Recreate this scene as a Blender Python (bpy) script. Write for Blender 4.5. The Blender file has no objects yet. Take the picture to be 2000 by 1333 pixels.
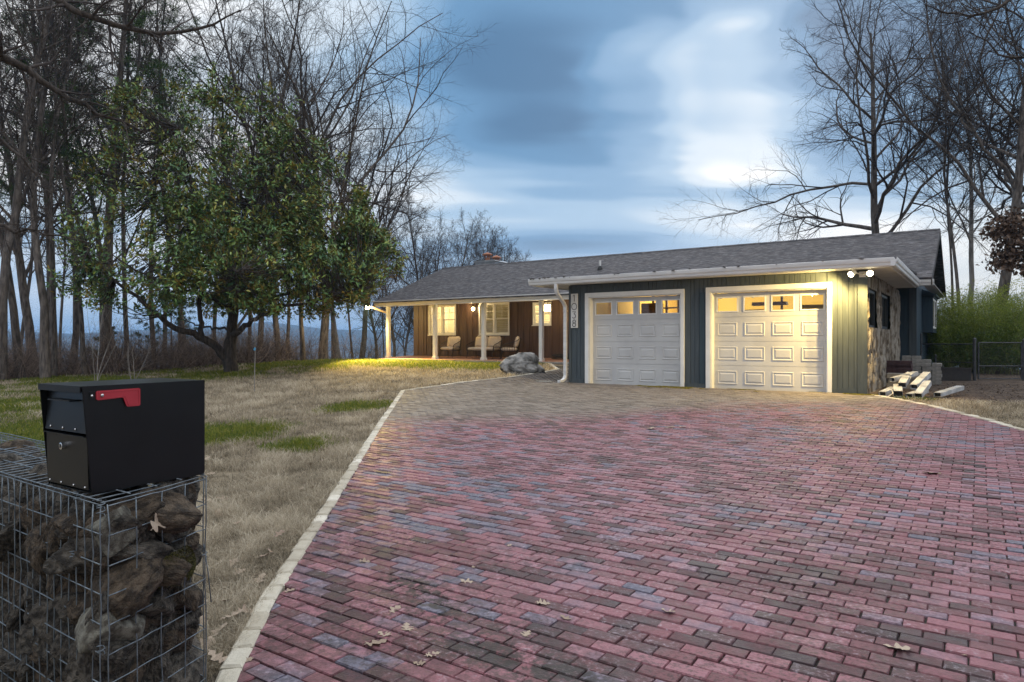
import bpy, bmesh, math, random
import numpy as np
from mathutils import Vector, Matrix, noise as mnoise, Euler

scene = bpy.context.scene
COL = scene.collection
R = math.radians
rng = np.random.default_rng(7)
random.seed(7)

# ------------------------------------------------------------------ camera
CAM_H = 1.035
cam_d = bpy.data.cameras.new('camera'); cam = bpy.data.objects.new('camera', cam_d); COL.objects.link(cam)
cam_d.lens = 24.0; cam_d.sensor_width = 36.0; cam_d.clip_start = 0.05; cam_d.clip_end = 30000
cam.location = (0, 0, CAM_H); cam.rotation_euler = (R(90), 0, 0)
scene.camera = cam

# ------------------------------------------------------------------ exposure
scene.view_settings.view_transform = 'Standard'; scene.view_settings.look = 'None'
scene.view_settings.exposure = 0.2; scene.view_settings.gamma = 1.0
scene.cycles.max_bounces = 8; scene.cycles.transparent_max_bounces = 12
scene.cycles.use_denoising = True
scene.cycles.sample_clamp_indirect = 4.0

# ------------------------------------------------------------------ node helper
def lin(r, g, b):
    f = lambda c: (c/255/12.92) if c/255 <= .04045 else ((c/255+.055)/1.055)**2.4
    return (f(r), f(g), f(b), 1.0)

class NT:
    def __init__(s, tree): s.t = tree; s.n = tree.nodes; s.l = tree.links
    def new(s, typ, **kw):
        n = s.n.new(typ)
        for k, v in kw.items(): setattr(n, k, v)
        return n
    def put(s, sock, v):
        if v is None: return
        if isinstance(v, bpy.types.NodeSocket): s.l.new(v, sock)
        else: sock.default_value = v
    def math(s, op, a, b=None, c=None, clamp=False):
        n = s.new('ShaderNodeMath', operation=op, use_clamp=clamp)
        s.put(n.inputs[0], a); s.put(n.inputs[1], b)
        if c is not None: s.put(n.inputs[2], c)
        return n.outputs[0]
    def vmath(s, op, a, b=None):
        n = s.new('ShaderNodeVectorMath', operation=op)
        s.put(n.inputs[0], a)
        if b is not None: s.put(n.inputs[1], b)
        return n.outputs['Value'] if op in ('DOT_PRODUCT', 'LENGTH') else n.outputs[0]
    def mix(s, f, a, b, mode='MIX'):
        n = s.new('ShaderNodeMix', data_type='RGBA', blend_type=mode)
        s.put(n.inputs[0], f); s.put(n.inputs[6], a); s.put(n.inputs[7], b)
        return n.outputs[2]
    def ramp(s, f, stops, interp='LINEAR'):
        n = s.new('ShaderNodeValToRGB'); cr = n.color_ramp; cr.interpolation = interp
        while len(cr.elements) < len(stops): cr.elements.new(0.5)
        for e, (p, c) in zip(cr.elements, stops):
            e.position = p; e.color = c if len(c) == 4 else (*c, 1)
        s.put(n.inputs[0], f); return n.outputs[0]
    def range(s, v, a, b, c=0.0, d=1.0, smooth=True):
        n = s.new('ShaderNodeMapRange', interpolation_type='SMOOTHSTEP' if smooth else 'LINEAR')
        s.put(n.inputs[0], v); s.put(n.inputs[1], a); s.put(n.inputs[2], b); s.put(n.inputs[3], c); s.put(n.inputs[4], d)
        return n.outputs[0]
    def noise(s, vec, scale, detail=3.0, rough=.5, dist=0.0):
        n = s.new('ShaderNodeTexNoise'); s.put(n.inputs['Vector'], vec)
        n.inputs['Scale'].default_value = scale; n.inputs['Detail'].default_value = detail
        n.inputs['Roughness'].default_value = rough; n.inputs['Distortion'].default_value = dist
        return n.outputs[0]
    def mapping(s, vec, loc=(0,0,0), rot=(0,0,0), scale=(1,1,1)):
        n = s.new('ShaderNodeMapping'); s.put(n.inputs[0], vec)
        n.inputs[1].default_value = loc; n.inputs[2].default_value = rot; n.inputs[3].default_value = scale
        return n.outputs[0]

# ------------------------------------------------------------------ world: dusk sky under moving cloud
SUN_EL, SUN_AZ = R(24), R(24)        # azimuth measured from +Y towards +X
world = bpy.data.worlds.new('World'); scene.world = world; world.use_nodes = True
def build_world():
    t = NT(world.node_tree); t.n.clear()
    out = t.new('ShaderNodeOutputWorld'); bg = t.new('ShaderNodeBackground')
    tc = t.new('ShaderNodeTexCoord').outputs['Generated']
    d = t.vmath('NORMALIZE', tc)
    sp = t.new('ShaderNodeSeparateXYZ'); t.put(sp.inputs[0], d)
    x, y, z = sp.outputs
    zc = t.math('ADD', t.math('MAXIMUM', z, 0.0), 0.16)
    cx = t.new('ShaderNodeCombineXYZ')
    t.put(cx.inputs[0], t.math('DIVIDE', x, zc)); t.put(cx.inputs[1], t.math('DIVIDE', y, zc))
    uv = cx.outputs[0]
    # long streaks drawn out by the wind
    m1 = t.mapping(uv, loc=(3.1, 1.7, 0), rot=(0, 0, R(33)), scale=(.42, 1.0, 1))
    n1 = t.noise(m1, 1.05, 2.2, .45, .35)
    m2 = t.mapping(uv, loc=(-1.3, 4.7, 2), rot=(0, 0, R(40)), scale=(.28, 1.5, 1))
    n2 = t.noise(m2, 1.9, 2.0, .5, .2)
    cl = t.math('ADD', t.math('ADD', t.math('MULTIPLY', n1, .95), t.math('MULTIPLY', n2, .48)), -.145)
    wv = t.new('ShaderNodeTexNoise'); t.put(wv.inputs['Vector'], t.mapping(uv, rot=(0,0,R(36)), scale=(.5,1.3,1))); wv.inputs['Scale'].default_value = 1.7; wv.inputs['Detail'].default_value = 3.0
    sh = t.new('ShaderNodeVectorMath', operation='SCALE'); t.put(sh.inputs[0], t.vmath('SUBTRACT', wv.outputs['Color'], (.5,.5,.5))); sh.inputs[3].default_value = .24
    dw = t.vmath('NORMALIZE', t.vmath('ADD', d, sh.outputs[0]))
    def blob(vec, width, amp):
        v = Vector(vec).normalized()
        dt = t.vmath('DOT_PRODUCT', dw, tuple(v))
        f = t.range(dt, math.cos(R(width)), 1.0, 0.0, 1.0)
        return t.math('MULTIPLY', f, amp)
    lift = None
    for vec, w, a in [((.325, 1, .325), 7, .21), ((.315, 1, .28), 5, .08), ((.19, 1, .345), 6, .15), ((.10, 1, .45), 8, .05), ((-.13, 1, .28), 10, .04),
                      ((.43, 1, .29), 5, .05), ((.50, 1, .14), 8, .12), ((.72, 1, .13), 12, .14), ((.34, 1, .46), 5, .16),
                      ((-.55, 1, .28), 26, .20), ((.02, 1, .52), 12, -.10), ((-.05, 1, .42), 10, -.07), ((.12, 1, .16), 9, -.04), ((.55, 1, .38), 10, -.08),
                      ((.25, 1, .50), 10, -.02), ((.0, 1, .19), 9, -.03), ((.26, 1, .2), 6, .06)]:
        b = blob(vec, w, a)
        lift = b if lift is None else t.math('ADD', lift, b)
    cl = t.math('ADD', cl, lift)
    col = t.ramp(cl, [(.26, lin(78, 116, 152)), (.40, lin(100, 142, 180)), (.50, lin(131, 166, 199)), (.60, lin(163, 190, 215)), (.74, lin(210, 222, 233)), (.88, lin(248, 248, 248))], 'EASE')
    hz = t.range(z, .02, .20, 1.0, 0.0)
    right = t.range(x, .25, .62, 0.0, 1.0)
    hcol = t.mix(right, lin(178, 196, 220), lin(230, 226, 216))
    col = t.mix(t.math('MULTIPLY', hz, .8), col, hcol)
    col = t.mix(t.range(z, -.08, -.01, 1.0, 0.0), col, lin(120, 140, 168))
    # overcast sky brightens towards the zenith
    zen = t.range(z, .43, .80, 1.0, 4.2)
    back = t.range(y, .15, -.5, 1.0, 1.9)  # brighter sky behind the camera, added to light the house front
    zen = t.math('MAXIMUM', zen, back)
    neutral = t.math('MAXIMUM', t.range(z, .43, .75, 0.0, .85), t.range(y, .15, -.4, 0.0, .85))
    col = t.mix(neutral, col, (.36,.345,.335,1))
    sc = t.new('ShaderNodeVectorMath', operation='SCALE'); t.put(sc.inputs[0], col); t.put(sc.inputs[3], zen)
    sky = t.new('ShaderNodeTexSky', sky_type='NISHITA'); sky.sun_disc = False
    sky.sun_elevation = SUN_EL; sky.sun_rotation = SUN_AZ
    skm = t.new('ShaderNodeVectorMath', operation='SCALE'); t.put(skm.inputs[0], sky.outputs[0]); skm.inputs[3].default_value = .006
    tot = t.vmath('ADD', sc.outputs[0], skm.outputs[0])
    t.put(bg.inputs[0], tot); bg.inputs[1].default_value = 1.0
    t.l.new(bg.outputs[0], out.inputs[0])
build_world()
sun_d = bpy.data.lights.new('sun', 'SUN'); sun = bpy.data.objects.new('sun', sun_d); COL.objects.link(sun)
sun_d.energy = 0.5; sun_d.angle = R(30); sun_d.color = (1, .95, .88)
sdir = Vector((math.sin(SUN_AZ)*math.cos(SUN_EL), math.cos(SUN_AZ)*math.cos(SUN_EL), math.sin(SUN_EL)))
sun.rotation_euler = sdir.to_track_quat('Z', 'Y').to_euler(); sun.location = (20, 40, 30)

# ------------------------------------------------------------------ materials
MATS = {}
def principled(name):
    m = bpy.data.materials.new(name); m.use_nodes = True
    t = NT(m.node_tree); b = t.n['Principled BSDF']
    MATS[name] = m
    return m, t, b
def M(name, c1, c2, scale=4.0, rough=.7, bump=.0, stretch=(1,1,1), detail=4.0, metal=0.0, spec=.5, bscale=None, lo=.35, hi=.65, coord='Object', bdist=.02):
    m, t, b = principled(name)
    tc = t.new('ShaderNodeTexCoord').outputs[coord]
    v = t.mapping(tc, scale=stretch)
    n = t.noise(v, scale, detail, .55)
    t.put(b.inputs['Base Color'], t.ramp(n, [(lo, c1), (hi, c2)]))
    b.inputs['Roughness'].default_value = rough; b.inputs['Metallic'].default_value = metal
    b.inputs['Specular IOR Level'].default_value = spec
    if bump:
        n2 = t.noise(v, bscale or scale*3, 5, .6)
        bp = t.new('ShaderNodeBump'); bp.inputs['Strength'].default_value = bump; bp.inputs['Distance'].default_value = bdist
        t.put(bp.inputs['Height'], n2); t.put(b.inputs['Normal'], bp.outputs[0])
    return m
def MA(name, stops, rough=.8, nscale=6.0, namp=.25, bump=0.0, spec=.4, attr='rnd', bscale=20, coord='Object', interp='LINEAR', thin=0.0):
    """colour from a per-piece random attribute, broken up by noise"""
    m, t, b = principled(name)
    a = t.new('ShaderNodeAttribute', attribute_name=attr).outputs['Fac']
    tc = t.new('ShaderNodeTexCoord').outputs[coord]
    n = t.noise(tc, nscale, 4, .6)
    f = t.math('ADD', a, t.math('MULTIPLY', t.math('SUBTRACT', n, .5), namp*2), clamp=True)
    cc = t.ramp(f, stops, interp)
    t.put(b.inputs['Base Color'], cc)
    b.inputs['Roughness'].default_value = rough; b.inputs['Specular IOR Level'].default_value = spec
    if thin:        # thin blades let light through
        tl = t.new('ShaderNodeBsdfTranslucent'); t.put(tl.inputs[0], cc); mx = t.new('ShaderNodeMixShader'); mx.inputs[0].default_value = thin
        out = [n for n in t.n if n.type == 'OUTPUT_MATERIAL'][0]
        t.l.new(b.outputs[0], mx.inputs[1]); t.l.new(tl.outputs[0], mx.inputs[2]); t.l.new(mx.outputs[0], out.inputs[0])
    if bump:
        n2 = t.noise(tc, bscale, 5, .6)
        bp = t.new('ShaderNodeBump'); bp.inputs['Strength'].default_value = bump; bp.inputs['Distance'].default_value = .02
        t.put(bp.inputs['Height'], n2); t.put(b.inputs['Normal'], bp.outputs[0])
    return m
def emit(name, col, strength):
    m, t, b = principled(name)
    b.inputs['Base Color'].default_value = (*col, 1); b.inputs['Emission Color'].default_value = (*col, 1)
    b.inputs['Emission Strength'].default_value = strength
    return m
def glass(name, tint=(1,1,1), refl=1.0):
    m = bpy.data.materials.new(name); m.use_nodes = True; t = NT(m.node_tree); t.n.clear()
    o = t.new('ShaderNodeOutputMaterial'); tr = t.new('ShaderNodeBsdfTransparent'); gl = t.new('ShaderNodeBsdfGlossy')
    tr.inputs[0].default_value = (*tint, 1); gl.inputs['Roughness'].default_value = .02
    fr = t.new('ShaderNodeFresnel'); fr.inputs[0].default_value = 1.45
    mx = t.new('ShaderNodeMixShader'); t.put(mx.inputs[0], t.math('MULTIPLY', fr.outputs[0], refl)); t.l.new(tr.outputs[0], mx.inputs[1]); t.l.new(gl.outputs[0], mx.inputs[2])
    t.l.new(mx.outputs[0], o.inputs[0]); MATS[name] = m; return m

white_trim = M('white_trim', (.74,.74,.72,1), (.82,.82,.80,1), 3, .5, .05)
gutter_white = M('gutter_white', (.62,.62,.62,1), (.74,.74,.73,1), 2.2, .35, .03, stretch=(1,1,6))
soffit_m = M('soffit_paint', (.60,.59,.56,1), (.68,.67,.64,1), 2, .7)
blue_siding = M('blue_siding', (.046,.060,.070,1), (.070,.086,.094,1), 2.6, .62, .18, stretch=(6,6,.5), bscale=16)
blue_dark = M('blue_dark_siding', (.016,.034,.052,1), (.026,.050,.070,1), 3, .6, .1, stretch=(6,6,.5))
brown_siding = M('brown_siding', (.060,.034,.026,1), (.105,.062,.047,1), 2.4, .6, .25, stretch=(6,6,.45), bscale=14)
door_white = M('door_paint', (.52,.52,.52,1), (.61,.61,.60,1), 1.6, .42, .04, bscale=60)
rubber = M('black_rubber', (.012,.012,.012,1), (.02,.02,.02,1), 8, .7)
concrete = M('concrete', (.27,.26,.24,1), (.40,.385,.35,1), 5, .85, .3)
porch_floor_m = M('porch_floor', (.24,.115,.085,1), (.34,.19,.14,1), 1.6, .55, .1)
kerb_m = MA('kerb_stone', [(0, (.36,.32,.25,1)), (.5, (.52,.48,.39,1)), (1, (.64,.60,.52,1))], .85, 9, .35, .5, bscale=30)
black_paint = M('black_powder_coat', (.003,.0035,.0045,1), (.005,.006,.007,1), 7, .32, .05, spec=.38, bscale=220)
red_plastic = M('red_plastic', (.36,.022,.035,1), (.43,.03,.045,1), 9, .45)
steel = M('bright_steel', (.55,.55,.56,1), (.7,.7,.7,1), 20, .25, metal=1.0)
galv = M('galvanised_wire', (.10,.12,.14,1), (.20,.235,.265,1), 25, .45, .1, metal=.55)
chain_m = M('galvanised_pipe', (.045,.047,.052,1), (.085,.087,.092,1), 9, .5, metal=.5)
black_metal = M('black_metal', (.012,.010,.010,1), (.022,.018,.016,1), 12, .5)
cushion_m = M('cream_cushion', (.60,.50,.40,1), (.70,.60,.49,1), 12, .9, .25, bscale=60)
terracotta = M('terracotta', (.27,.10,.055,1), (.36,.16,.09,1), 6, .8, .2)
flash_m = M('roof_flashing', (.38,.40,.42,1), (.5,.52,.54,1), 5, .4, metal=.6)
room_cream = M('room_cream_paint', (.74,.66,.46,1), (.78,.70,.52,1), 1, .8)
room_yellow = M('garage_yellow_paint', (.80,.60,.16,1), (.84,.65,.22,1), 1, .8)
wood_raw = M('raw_wood', (.22,.13,.07,1), (.34,.22,.12,1), 4, .7, .2, stretch=(1,1,8))
wood_dark = M('dark_rake_board', (.03,.022,.018,1), (.055,.04,.032,1), 4, .7, .1)
block_m = M('concrete_block', (.19,.18,.165,1), (.33,.315,.29,1), 7, .9, .5, bscale=30)
shingle_bundle = M('shingle_bundle', (.045,.020,.022,1), (.085,.045,.045,1), 8, .8, .3)
alu_m = M('scrap_aluminium', (.20,.195,.19,1), (.52,.53,.54,1), 6, .45, .1, detail=6, lo=.30, hi=.55)
plaque_m = M('plaque_paint', (.66,.64,.60,1), (.74,.72,.68,1), 4, .6)
blind_m = M('blind_slats', (.78,.74,.64,1), (.84,.80,.72,1), 3, .6)
dark_frame = M('dark_window_frame', (.02,.022,.024,1), (.035,.037,.04,1), 4, .45)
boulder_m = M('boulder_rock', (.045,.042,.036,1), (.34,.33,.315,1), 3.4, .9, .9, bscale=9, lo=.36, hi=.62, detail=8)
rock_m = M('gabion_rock', (.030,.025,.020,1), (.16,.138,.112,1), 3.0, .85, 1.0, bscale=7, lo=.40, hi=.60, stretch=(1,1,1.5), bdist=.06, detail=8)
rock_pale = M('lichen_rock', (.075,.065,.052,1), (.27,.26,.215,1), 3.2, .9, .8, bscale=22, lo=.40, hi=.62, detail=8)
rock_brown = M('brown_rock', (.038,.027,.018,1), (.17,.125,.085,1), 2.6, .85, 1.0, bscale=7, lo=.40, hi=.60, stretch=(1,1,1.7), bdist=.06, detail=8)
bark_m = M('grey_bark', (.045,.038,.034,1), (.17,.145,.128,1), 5, .95, .9, stretch=(3,3,.6), bscale=9, detail=8)
bark_pale = M('pale_bark', (.16,.15,.14,1), (.36,.34,.32,1), 2, .9, .5, stretch=(2,2,.6), bscale=9)
bark_dark = M('dark_bark', (.020,.016,.013,1), (.075,.06,.05,1), 6, .95, .9, stretch=(3,3,.7), bscale=10, detail=8)
twig_m = M('twig_bark', (.032,.025,.023,1), (.07,.056,.05,1), 2, .9)
cane_m = M('cane_green', (.10,.12,.035,1), (.20,.20,.07,1), 3, .6)
soil_m = M('soil', (.02,.017,.014,1), (.06,.05,.04,1), 20, .95, .8)
hose_m = M('hose_black', (.015,.013,.012,1), (.03,.025,.02,1), 10, .6)
cord_m = M('white_cord', (.55,.52,.44,1), (.65,.62,.54,1), 10, .6)
tag_m = M('blue_tag', (.06,.30,.55,1), (.10,.38,.62,1), 10, .5)
glass_m = glass('window_glass')
glass_dark = glass('dark_window_glass', (.25,.27,.28))
lamp_glow = emit('lamp_glow', (1.0, .80, .42), 22)
flood_glow = emit('flood_glow', (1.0, .86, .52), 40)

def make_shingles():
    m, t, b = principled('roof_shingles')
    tc = t.new('ShaderNodeTexCoord').outputs['Object']
    br = t.new('ShaderNodeTexBrick'); t.put(br.inputs[0], t.mapping(tc, rot=(0,0,0), scale=(1, 1.0, 0)))
    br.offset = .37; br.offset_frequency = 2; br.squash = .7; br.squash_frequency = 3
    br.inputs['Color1'].default_value = (.012,.012,.016,1); br.inputs['Color2'].default_value = (.085,.075,.080,1); br.inputs['Mortar'].default_value = (.012,.011,.012,1)  # dark mortar colour paints the shadow lines of the shingle courses
    br.inputs['Scale'].default_value = 1; br.inputs['Mortar Size'].default_value = .008; br.inputs['Bias'].default_value = 0
    br.inputs['Brick Width'].default_value = .24; br.inputs['Row Height'].default_value = .135
    n = t.noise(tc, 1.3, 5, .6); n2 = t.noise(tc, 60, 2, .5); n3 = t.noise(t.mapping(tc, scale=(1,3,1)), 5, 3, .6)
    col = t.mix(t.range(n, .35, .65, .0, .55), br.outputs[0], (.050,.038,.036,1))
    col = t.mix(t.range(n3, .45, .62, .0, .6), col, (.058,.062,.075,1))
    n4 = t.noise(t.mapping(tc, scale=(2.6,11,1)), 1.6, 4, .65)
    col = t.mix(t.range(n4, .50, .62, .0, .85), col, (.165,.155,.160,1))
    col = t.mix(t.range(n4, .48, .38, .0, .85), col, (.016,.014,.018,1))
    col = t.mix(t.math('MULTIPLY', n2, .3), col, (.09,.088,.092,1))
    t.put(b.inputs['Base Color'], col); b.inputs['Roughness'].default_value = .85
    bp = t.new('ShaderNodeBump'); bp.inputs['Strength'].default_value = .6; bp.inputs['Distance'].default_value = .02
    t.put(bp.inputs['Height'], t.math('ADD', br.outputs['Fac'], t.math('MULTIPLY', n2, -.4))); bp.invert = True
    t.put(b.inputs['Normal'], bp.outputs[0])
    return m
shingles = make_shingles()

def make_brick_mat():
    m, t, b = principled('paver_brick')
    rnd = t.new('ShaderNodeAttribute', attribute_name='rnd').outputs['Fac']
    grey_tan = t.new('ShaderNodeAttribute', attribute_name='grey_tan').outputs['Fac']
    dirt = t.new('ShaderNodeAttribute', attribute_name='dirt').outputs['Fac']
    jit = t.new('ShaderNodeAttribute', attribute_name='jit').outputs['Fac']
    tc = t.new('ShaderNodeTexCoord').outputs['Object']
    nf = t.noise(tc, 42, 6, .68); nm = t.noise(tc, 7, 4, .6); nl = t.noise(tc, 1.1, 3, .5)
    f = t.math('ADD', rnd, t.math('MULTIPLY', t.math('SUBTRACT', nm, .5), .5), clamp=True)
    col = t.ramp(f, [(.0, (.048,.030,.034,1)), (.12, (.090,.040,.045,1)), (.24, (.155,.060,.068,1)), (.40, (.240,.094,.110,1)), (.58, (.295,.130,.152,1)), (.68, (.225,.136,.168,1)), (.80, (.150,.136,.180,1)), (1, (.112,.124,.168,1))])
    # lime bloom worn onto the faces
    bloom = t.math('MULTIPLY', t.range(nf, .52, .68, 0, 1), t.range(jit, .25, .9, .05, .55))
    col = t.mix(bloom, col, (.42,.36,.40,1))
    worn = t.math('MULTIPLY', t.range(nf, .52, .40, 0, 1), t.range(nl, .38, .60, .25, .68))
    col = t.mix(worn, col, (.050,.028,.028,1))
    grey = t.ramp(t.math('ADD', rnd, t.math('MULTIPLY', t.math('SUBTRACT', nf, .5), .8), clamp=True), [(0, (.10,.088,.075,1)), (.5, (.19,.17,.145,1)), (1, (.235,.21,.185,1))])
    col = t.mix(grey_tan, col, grey)
    dm = t.math('MULTIPLY', t.range(t.noise(tc, 17, 6, .7), .40, .56, 0, 1), dirt)
    col = t.mix(t.math('MULTIPLY', dm, .92), col, (.022,.017,.014,1))
    t.put(b.inputs['Base Color'], col)
    t.put(b.inputs['Roughness'], t.math('ADD', t.range(nm, .35, .65, .42, .64), t.math('MULTIPLY', grey_tan, .2)))
    b.inputs['Specular IOR Level'].default_value = .34
    bp = t.new('ShaderNodeBump'); bp.inputs['Strength'].default_value = .55; bp.inputs['Distance'].default_value = .008
    t.put(bp.inputs['Height'], t.noise(tc, 70, 5, .65)); t.put(b.inputs['Normal'], bp.outputs[0])
    return m
brick_mat = make_brick_mat()

def make_ground_mat():
    m, t, b = principled('ground_soil')
    zone = t.new('ShaderNodeAttribute', attribute_name='zone').outputs['Fac']      # 0 lawn soil, 1 leaf litter, 2 far forest
    tc = t.new('ShaderNodeTexCoord').outputs['Object']
    n = t.noise(tc, 3.5, 8, .68); n2 = t.noise(tc, 40, 4, .6); n3 = t.noise(tc, .012, 8, .6)
    lawn = t.ramp(t.math('ADD', t.math('MULTIPLY', n, .6), t.math('MULTIPLY', n2, .4)), [(.34, (.07,.055,.038,1)), (.5, (.19,.155,.105,1)), (.64, (.30,.25,.18,1))])
    lit = t.ramp(t.math('ADD', t.math('MULTIPLY', n, .5), t.math('MULTIPLY', n2, .5)), [(.36, (.028,.021,.017,1)), (.5, (.085,.062,.048,1)), (.62, (.17,.13,.10,1))])
    far = t.ramp(n3, [(.35, (.045,.040,.034,1)), (.65, (.105,.088,.07,1))])
    col = t.mix(t.math('MINIMUM', zone, 1.0), lawn, lit)
    col = t.mix(t.math('SUBTRACT', zone, 1.0, clamp=True), col, far)
    t.put(b.inputs['Base Color'], col); b.inputs['Roughness'].default_value = .95; b.inputs['Specular IOR Level'].default_value = .2
    bp = t.new('ShaderNodeBump'); bp.inputs['Strength'].default_value = .7; bp.inputs['Distance'].default_value = .03
    t.put(bp.inputs['Height'], n2); t.put(b.inputs['Normal'], bp.outputs[0])
    return m
ground_mat = make_ground_mat()
dry_grass_m = MA('dry_grass', [(0, (.085,.070,.048,1)), (.35, (.29,.245,.175,1)), (.7, (.50,.43,.325,1)), (1, (.66,.59,.47,1))], .8, 2.2, .18, spec=.25, thin=.4)
green_grass_m = MA('green_grass', [(0, (.035,.062,.012,1)), (.4, (.105,.15,.022,1)), (.75, (.21,.225,.032,1)), (1, (.34,.30,.07,1))], .7, 1.5, .2, spec=.3, thin=.5)
brush_m = MA('brush_twigs', [(0, (.055,.042,.036,1)), (.6, (.17,.128,.105,1)), (1, (.32,.245,.195,1))], .9, 1.0, .1, spec=.2)
leaf_brown = MA('oak_leaf', [(0, (.16,.105,.08,1)), (.5, (.34,.26,.195,1)), (1, (.50,.41,.32,1))], .75, 20, .25, .3, bscale=60, spec=.3)
litter_m = MA('leaf_litter', [(0, (.035,.024,.018,1)), (.5, (.11,.078,.056,1)), (1, (.22,.165,.12,1))], .85, 20, .25, spec=.2)
needle_m = MA('pine_needles', [(0, (.014,.034,.012,1)), (.6, (.040,.085,.024,1)), (1, (.09,.15,.04,1))], .6, 1, .1, spec=.3)
bamboo_m = MA('bamboo_leaves', [(0, (.02,.05,.008,1)), (.5, (.085,.15,.018,1)), (1, (.26,.30,.04,1))], .5, 1, .15, spec=.4, thin=.4)
oak_hang = MA('hanging_dead_leaves', [(0, (.05,.034,.026,1)), (.6, (.13,.090,.068,1)), (1, (.23,.165,.125,1))], .8, 4, .2, spec=.2)

def make_magnolia_mat():
    m, t, b = principled('magnolia_leaves')
    a = t.new('ShaderNodeAttribute', attribute_name='rnd').outputs['Fac']
    geo = t.new('ShaderNodeNewGeometry')
    top = t.ramp(a, [(0, (.048,.125,.048,1)), (.5, (.135,.250,.062,1)), (.85, (.26,.32,.06,1)), (1, (.36,.34,.065,1))])
    under = t.ramp(a, [(0, (.055,.095,.034,1)), (.4, (.115,.145,.040,1)), (.75, (.22,.175,.038,1)), (1, (.32,.22,.045,1))])
    t.put(b.inputs['Base Color'], t.mix(geo.outputs['Backfacing'], top, under))
    t.put(b.inputs['Roughness'], t.math('ADD', t.math('MULTIPLY', geo.outputs['Backfacing'], .4), .30))
    b.inputs['Specular IOR Level'].default_value = .5
    return m
magnolia_m = make_magnolia_mat()
stone_wall_m = MA('split_stone', [(0, (.045,.033,.024,1)), (.3, (.16,.125,.085,1)), (.6, (.30,.265,.215,1)), (1, (.42,.385,.33,1))], .9, 7, .30, .7, bscale=18)

# ------------------------------------------------------------------ mesh helpers
def tag(o, label=None, cat=None, group=None, kind=None):
    if label: o['label'] = label
    if cat: o['category'] = cat
    if group: o['group'] = group
    if kind: o['kind'] = kind
    return o
def empty(name, loc=(0,0,0), rz=0.0):
    o = bpy.data.objects.new(name, None); COL.objects.link(o); o.empty_display_size = .2
    o.location = loc; o.rotation_euler = (0, 0, rz); return o
def link_mesh(name, me, mat, parent=None):
    o = bpy.data.objects.new(name, me); COL.objects.link(o)
    if mat is not None and not me.materials: me.materials.append(mat)
    if parent is not None: o.parent = parent
    return o

def npmesh(name, V, faces, mat=None, attrs=None, smooth=False, parent=None):
    V = np.asarray(V, dtype=np.float32); me = bpy.data.meshes.new(name)
    me.vertices.add(len(V)); me.vertices.foreach_set('co', V.ravel())
    faces = [np.asarray(f, dtype=np.int32) for f in faces if len(f)]
    nl = sum(f.size for f in faces); nf = sum(len(f) for f in faces)
    me.loops.add(nl); me.polygons.add(nf)
    me.loops.foreach_set('vertex_index', np.concatenate([f.ravel() for f in faces]))
    tot = np.concatenate([np.full(len(f), f.shape[1], dtype=np.int32) for f in faces])
    me.polygons.foreach_set('loop_start', np.concatenate([[0], np.cumsum(tot)[:-1]]).astype(np.int32))
    me.polygons.foreach_set('loop_total', tot)
    me.polygons.foreach_set('use_smooth', np.full(nf, bool(smooth)))
    for k, v in (attrs or {}).items():
        a = me.attributes.new(k, 'FLOAT', 'POINT'); a.data.foreach_set('value', np.asarray(v, dtype=np.float32))
    me.update(calc_edges=True); me.validate()
    return link_mesh(name, me, mat, parent)

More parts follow.
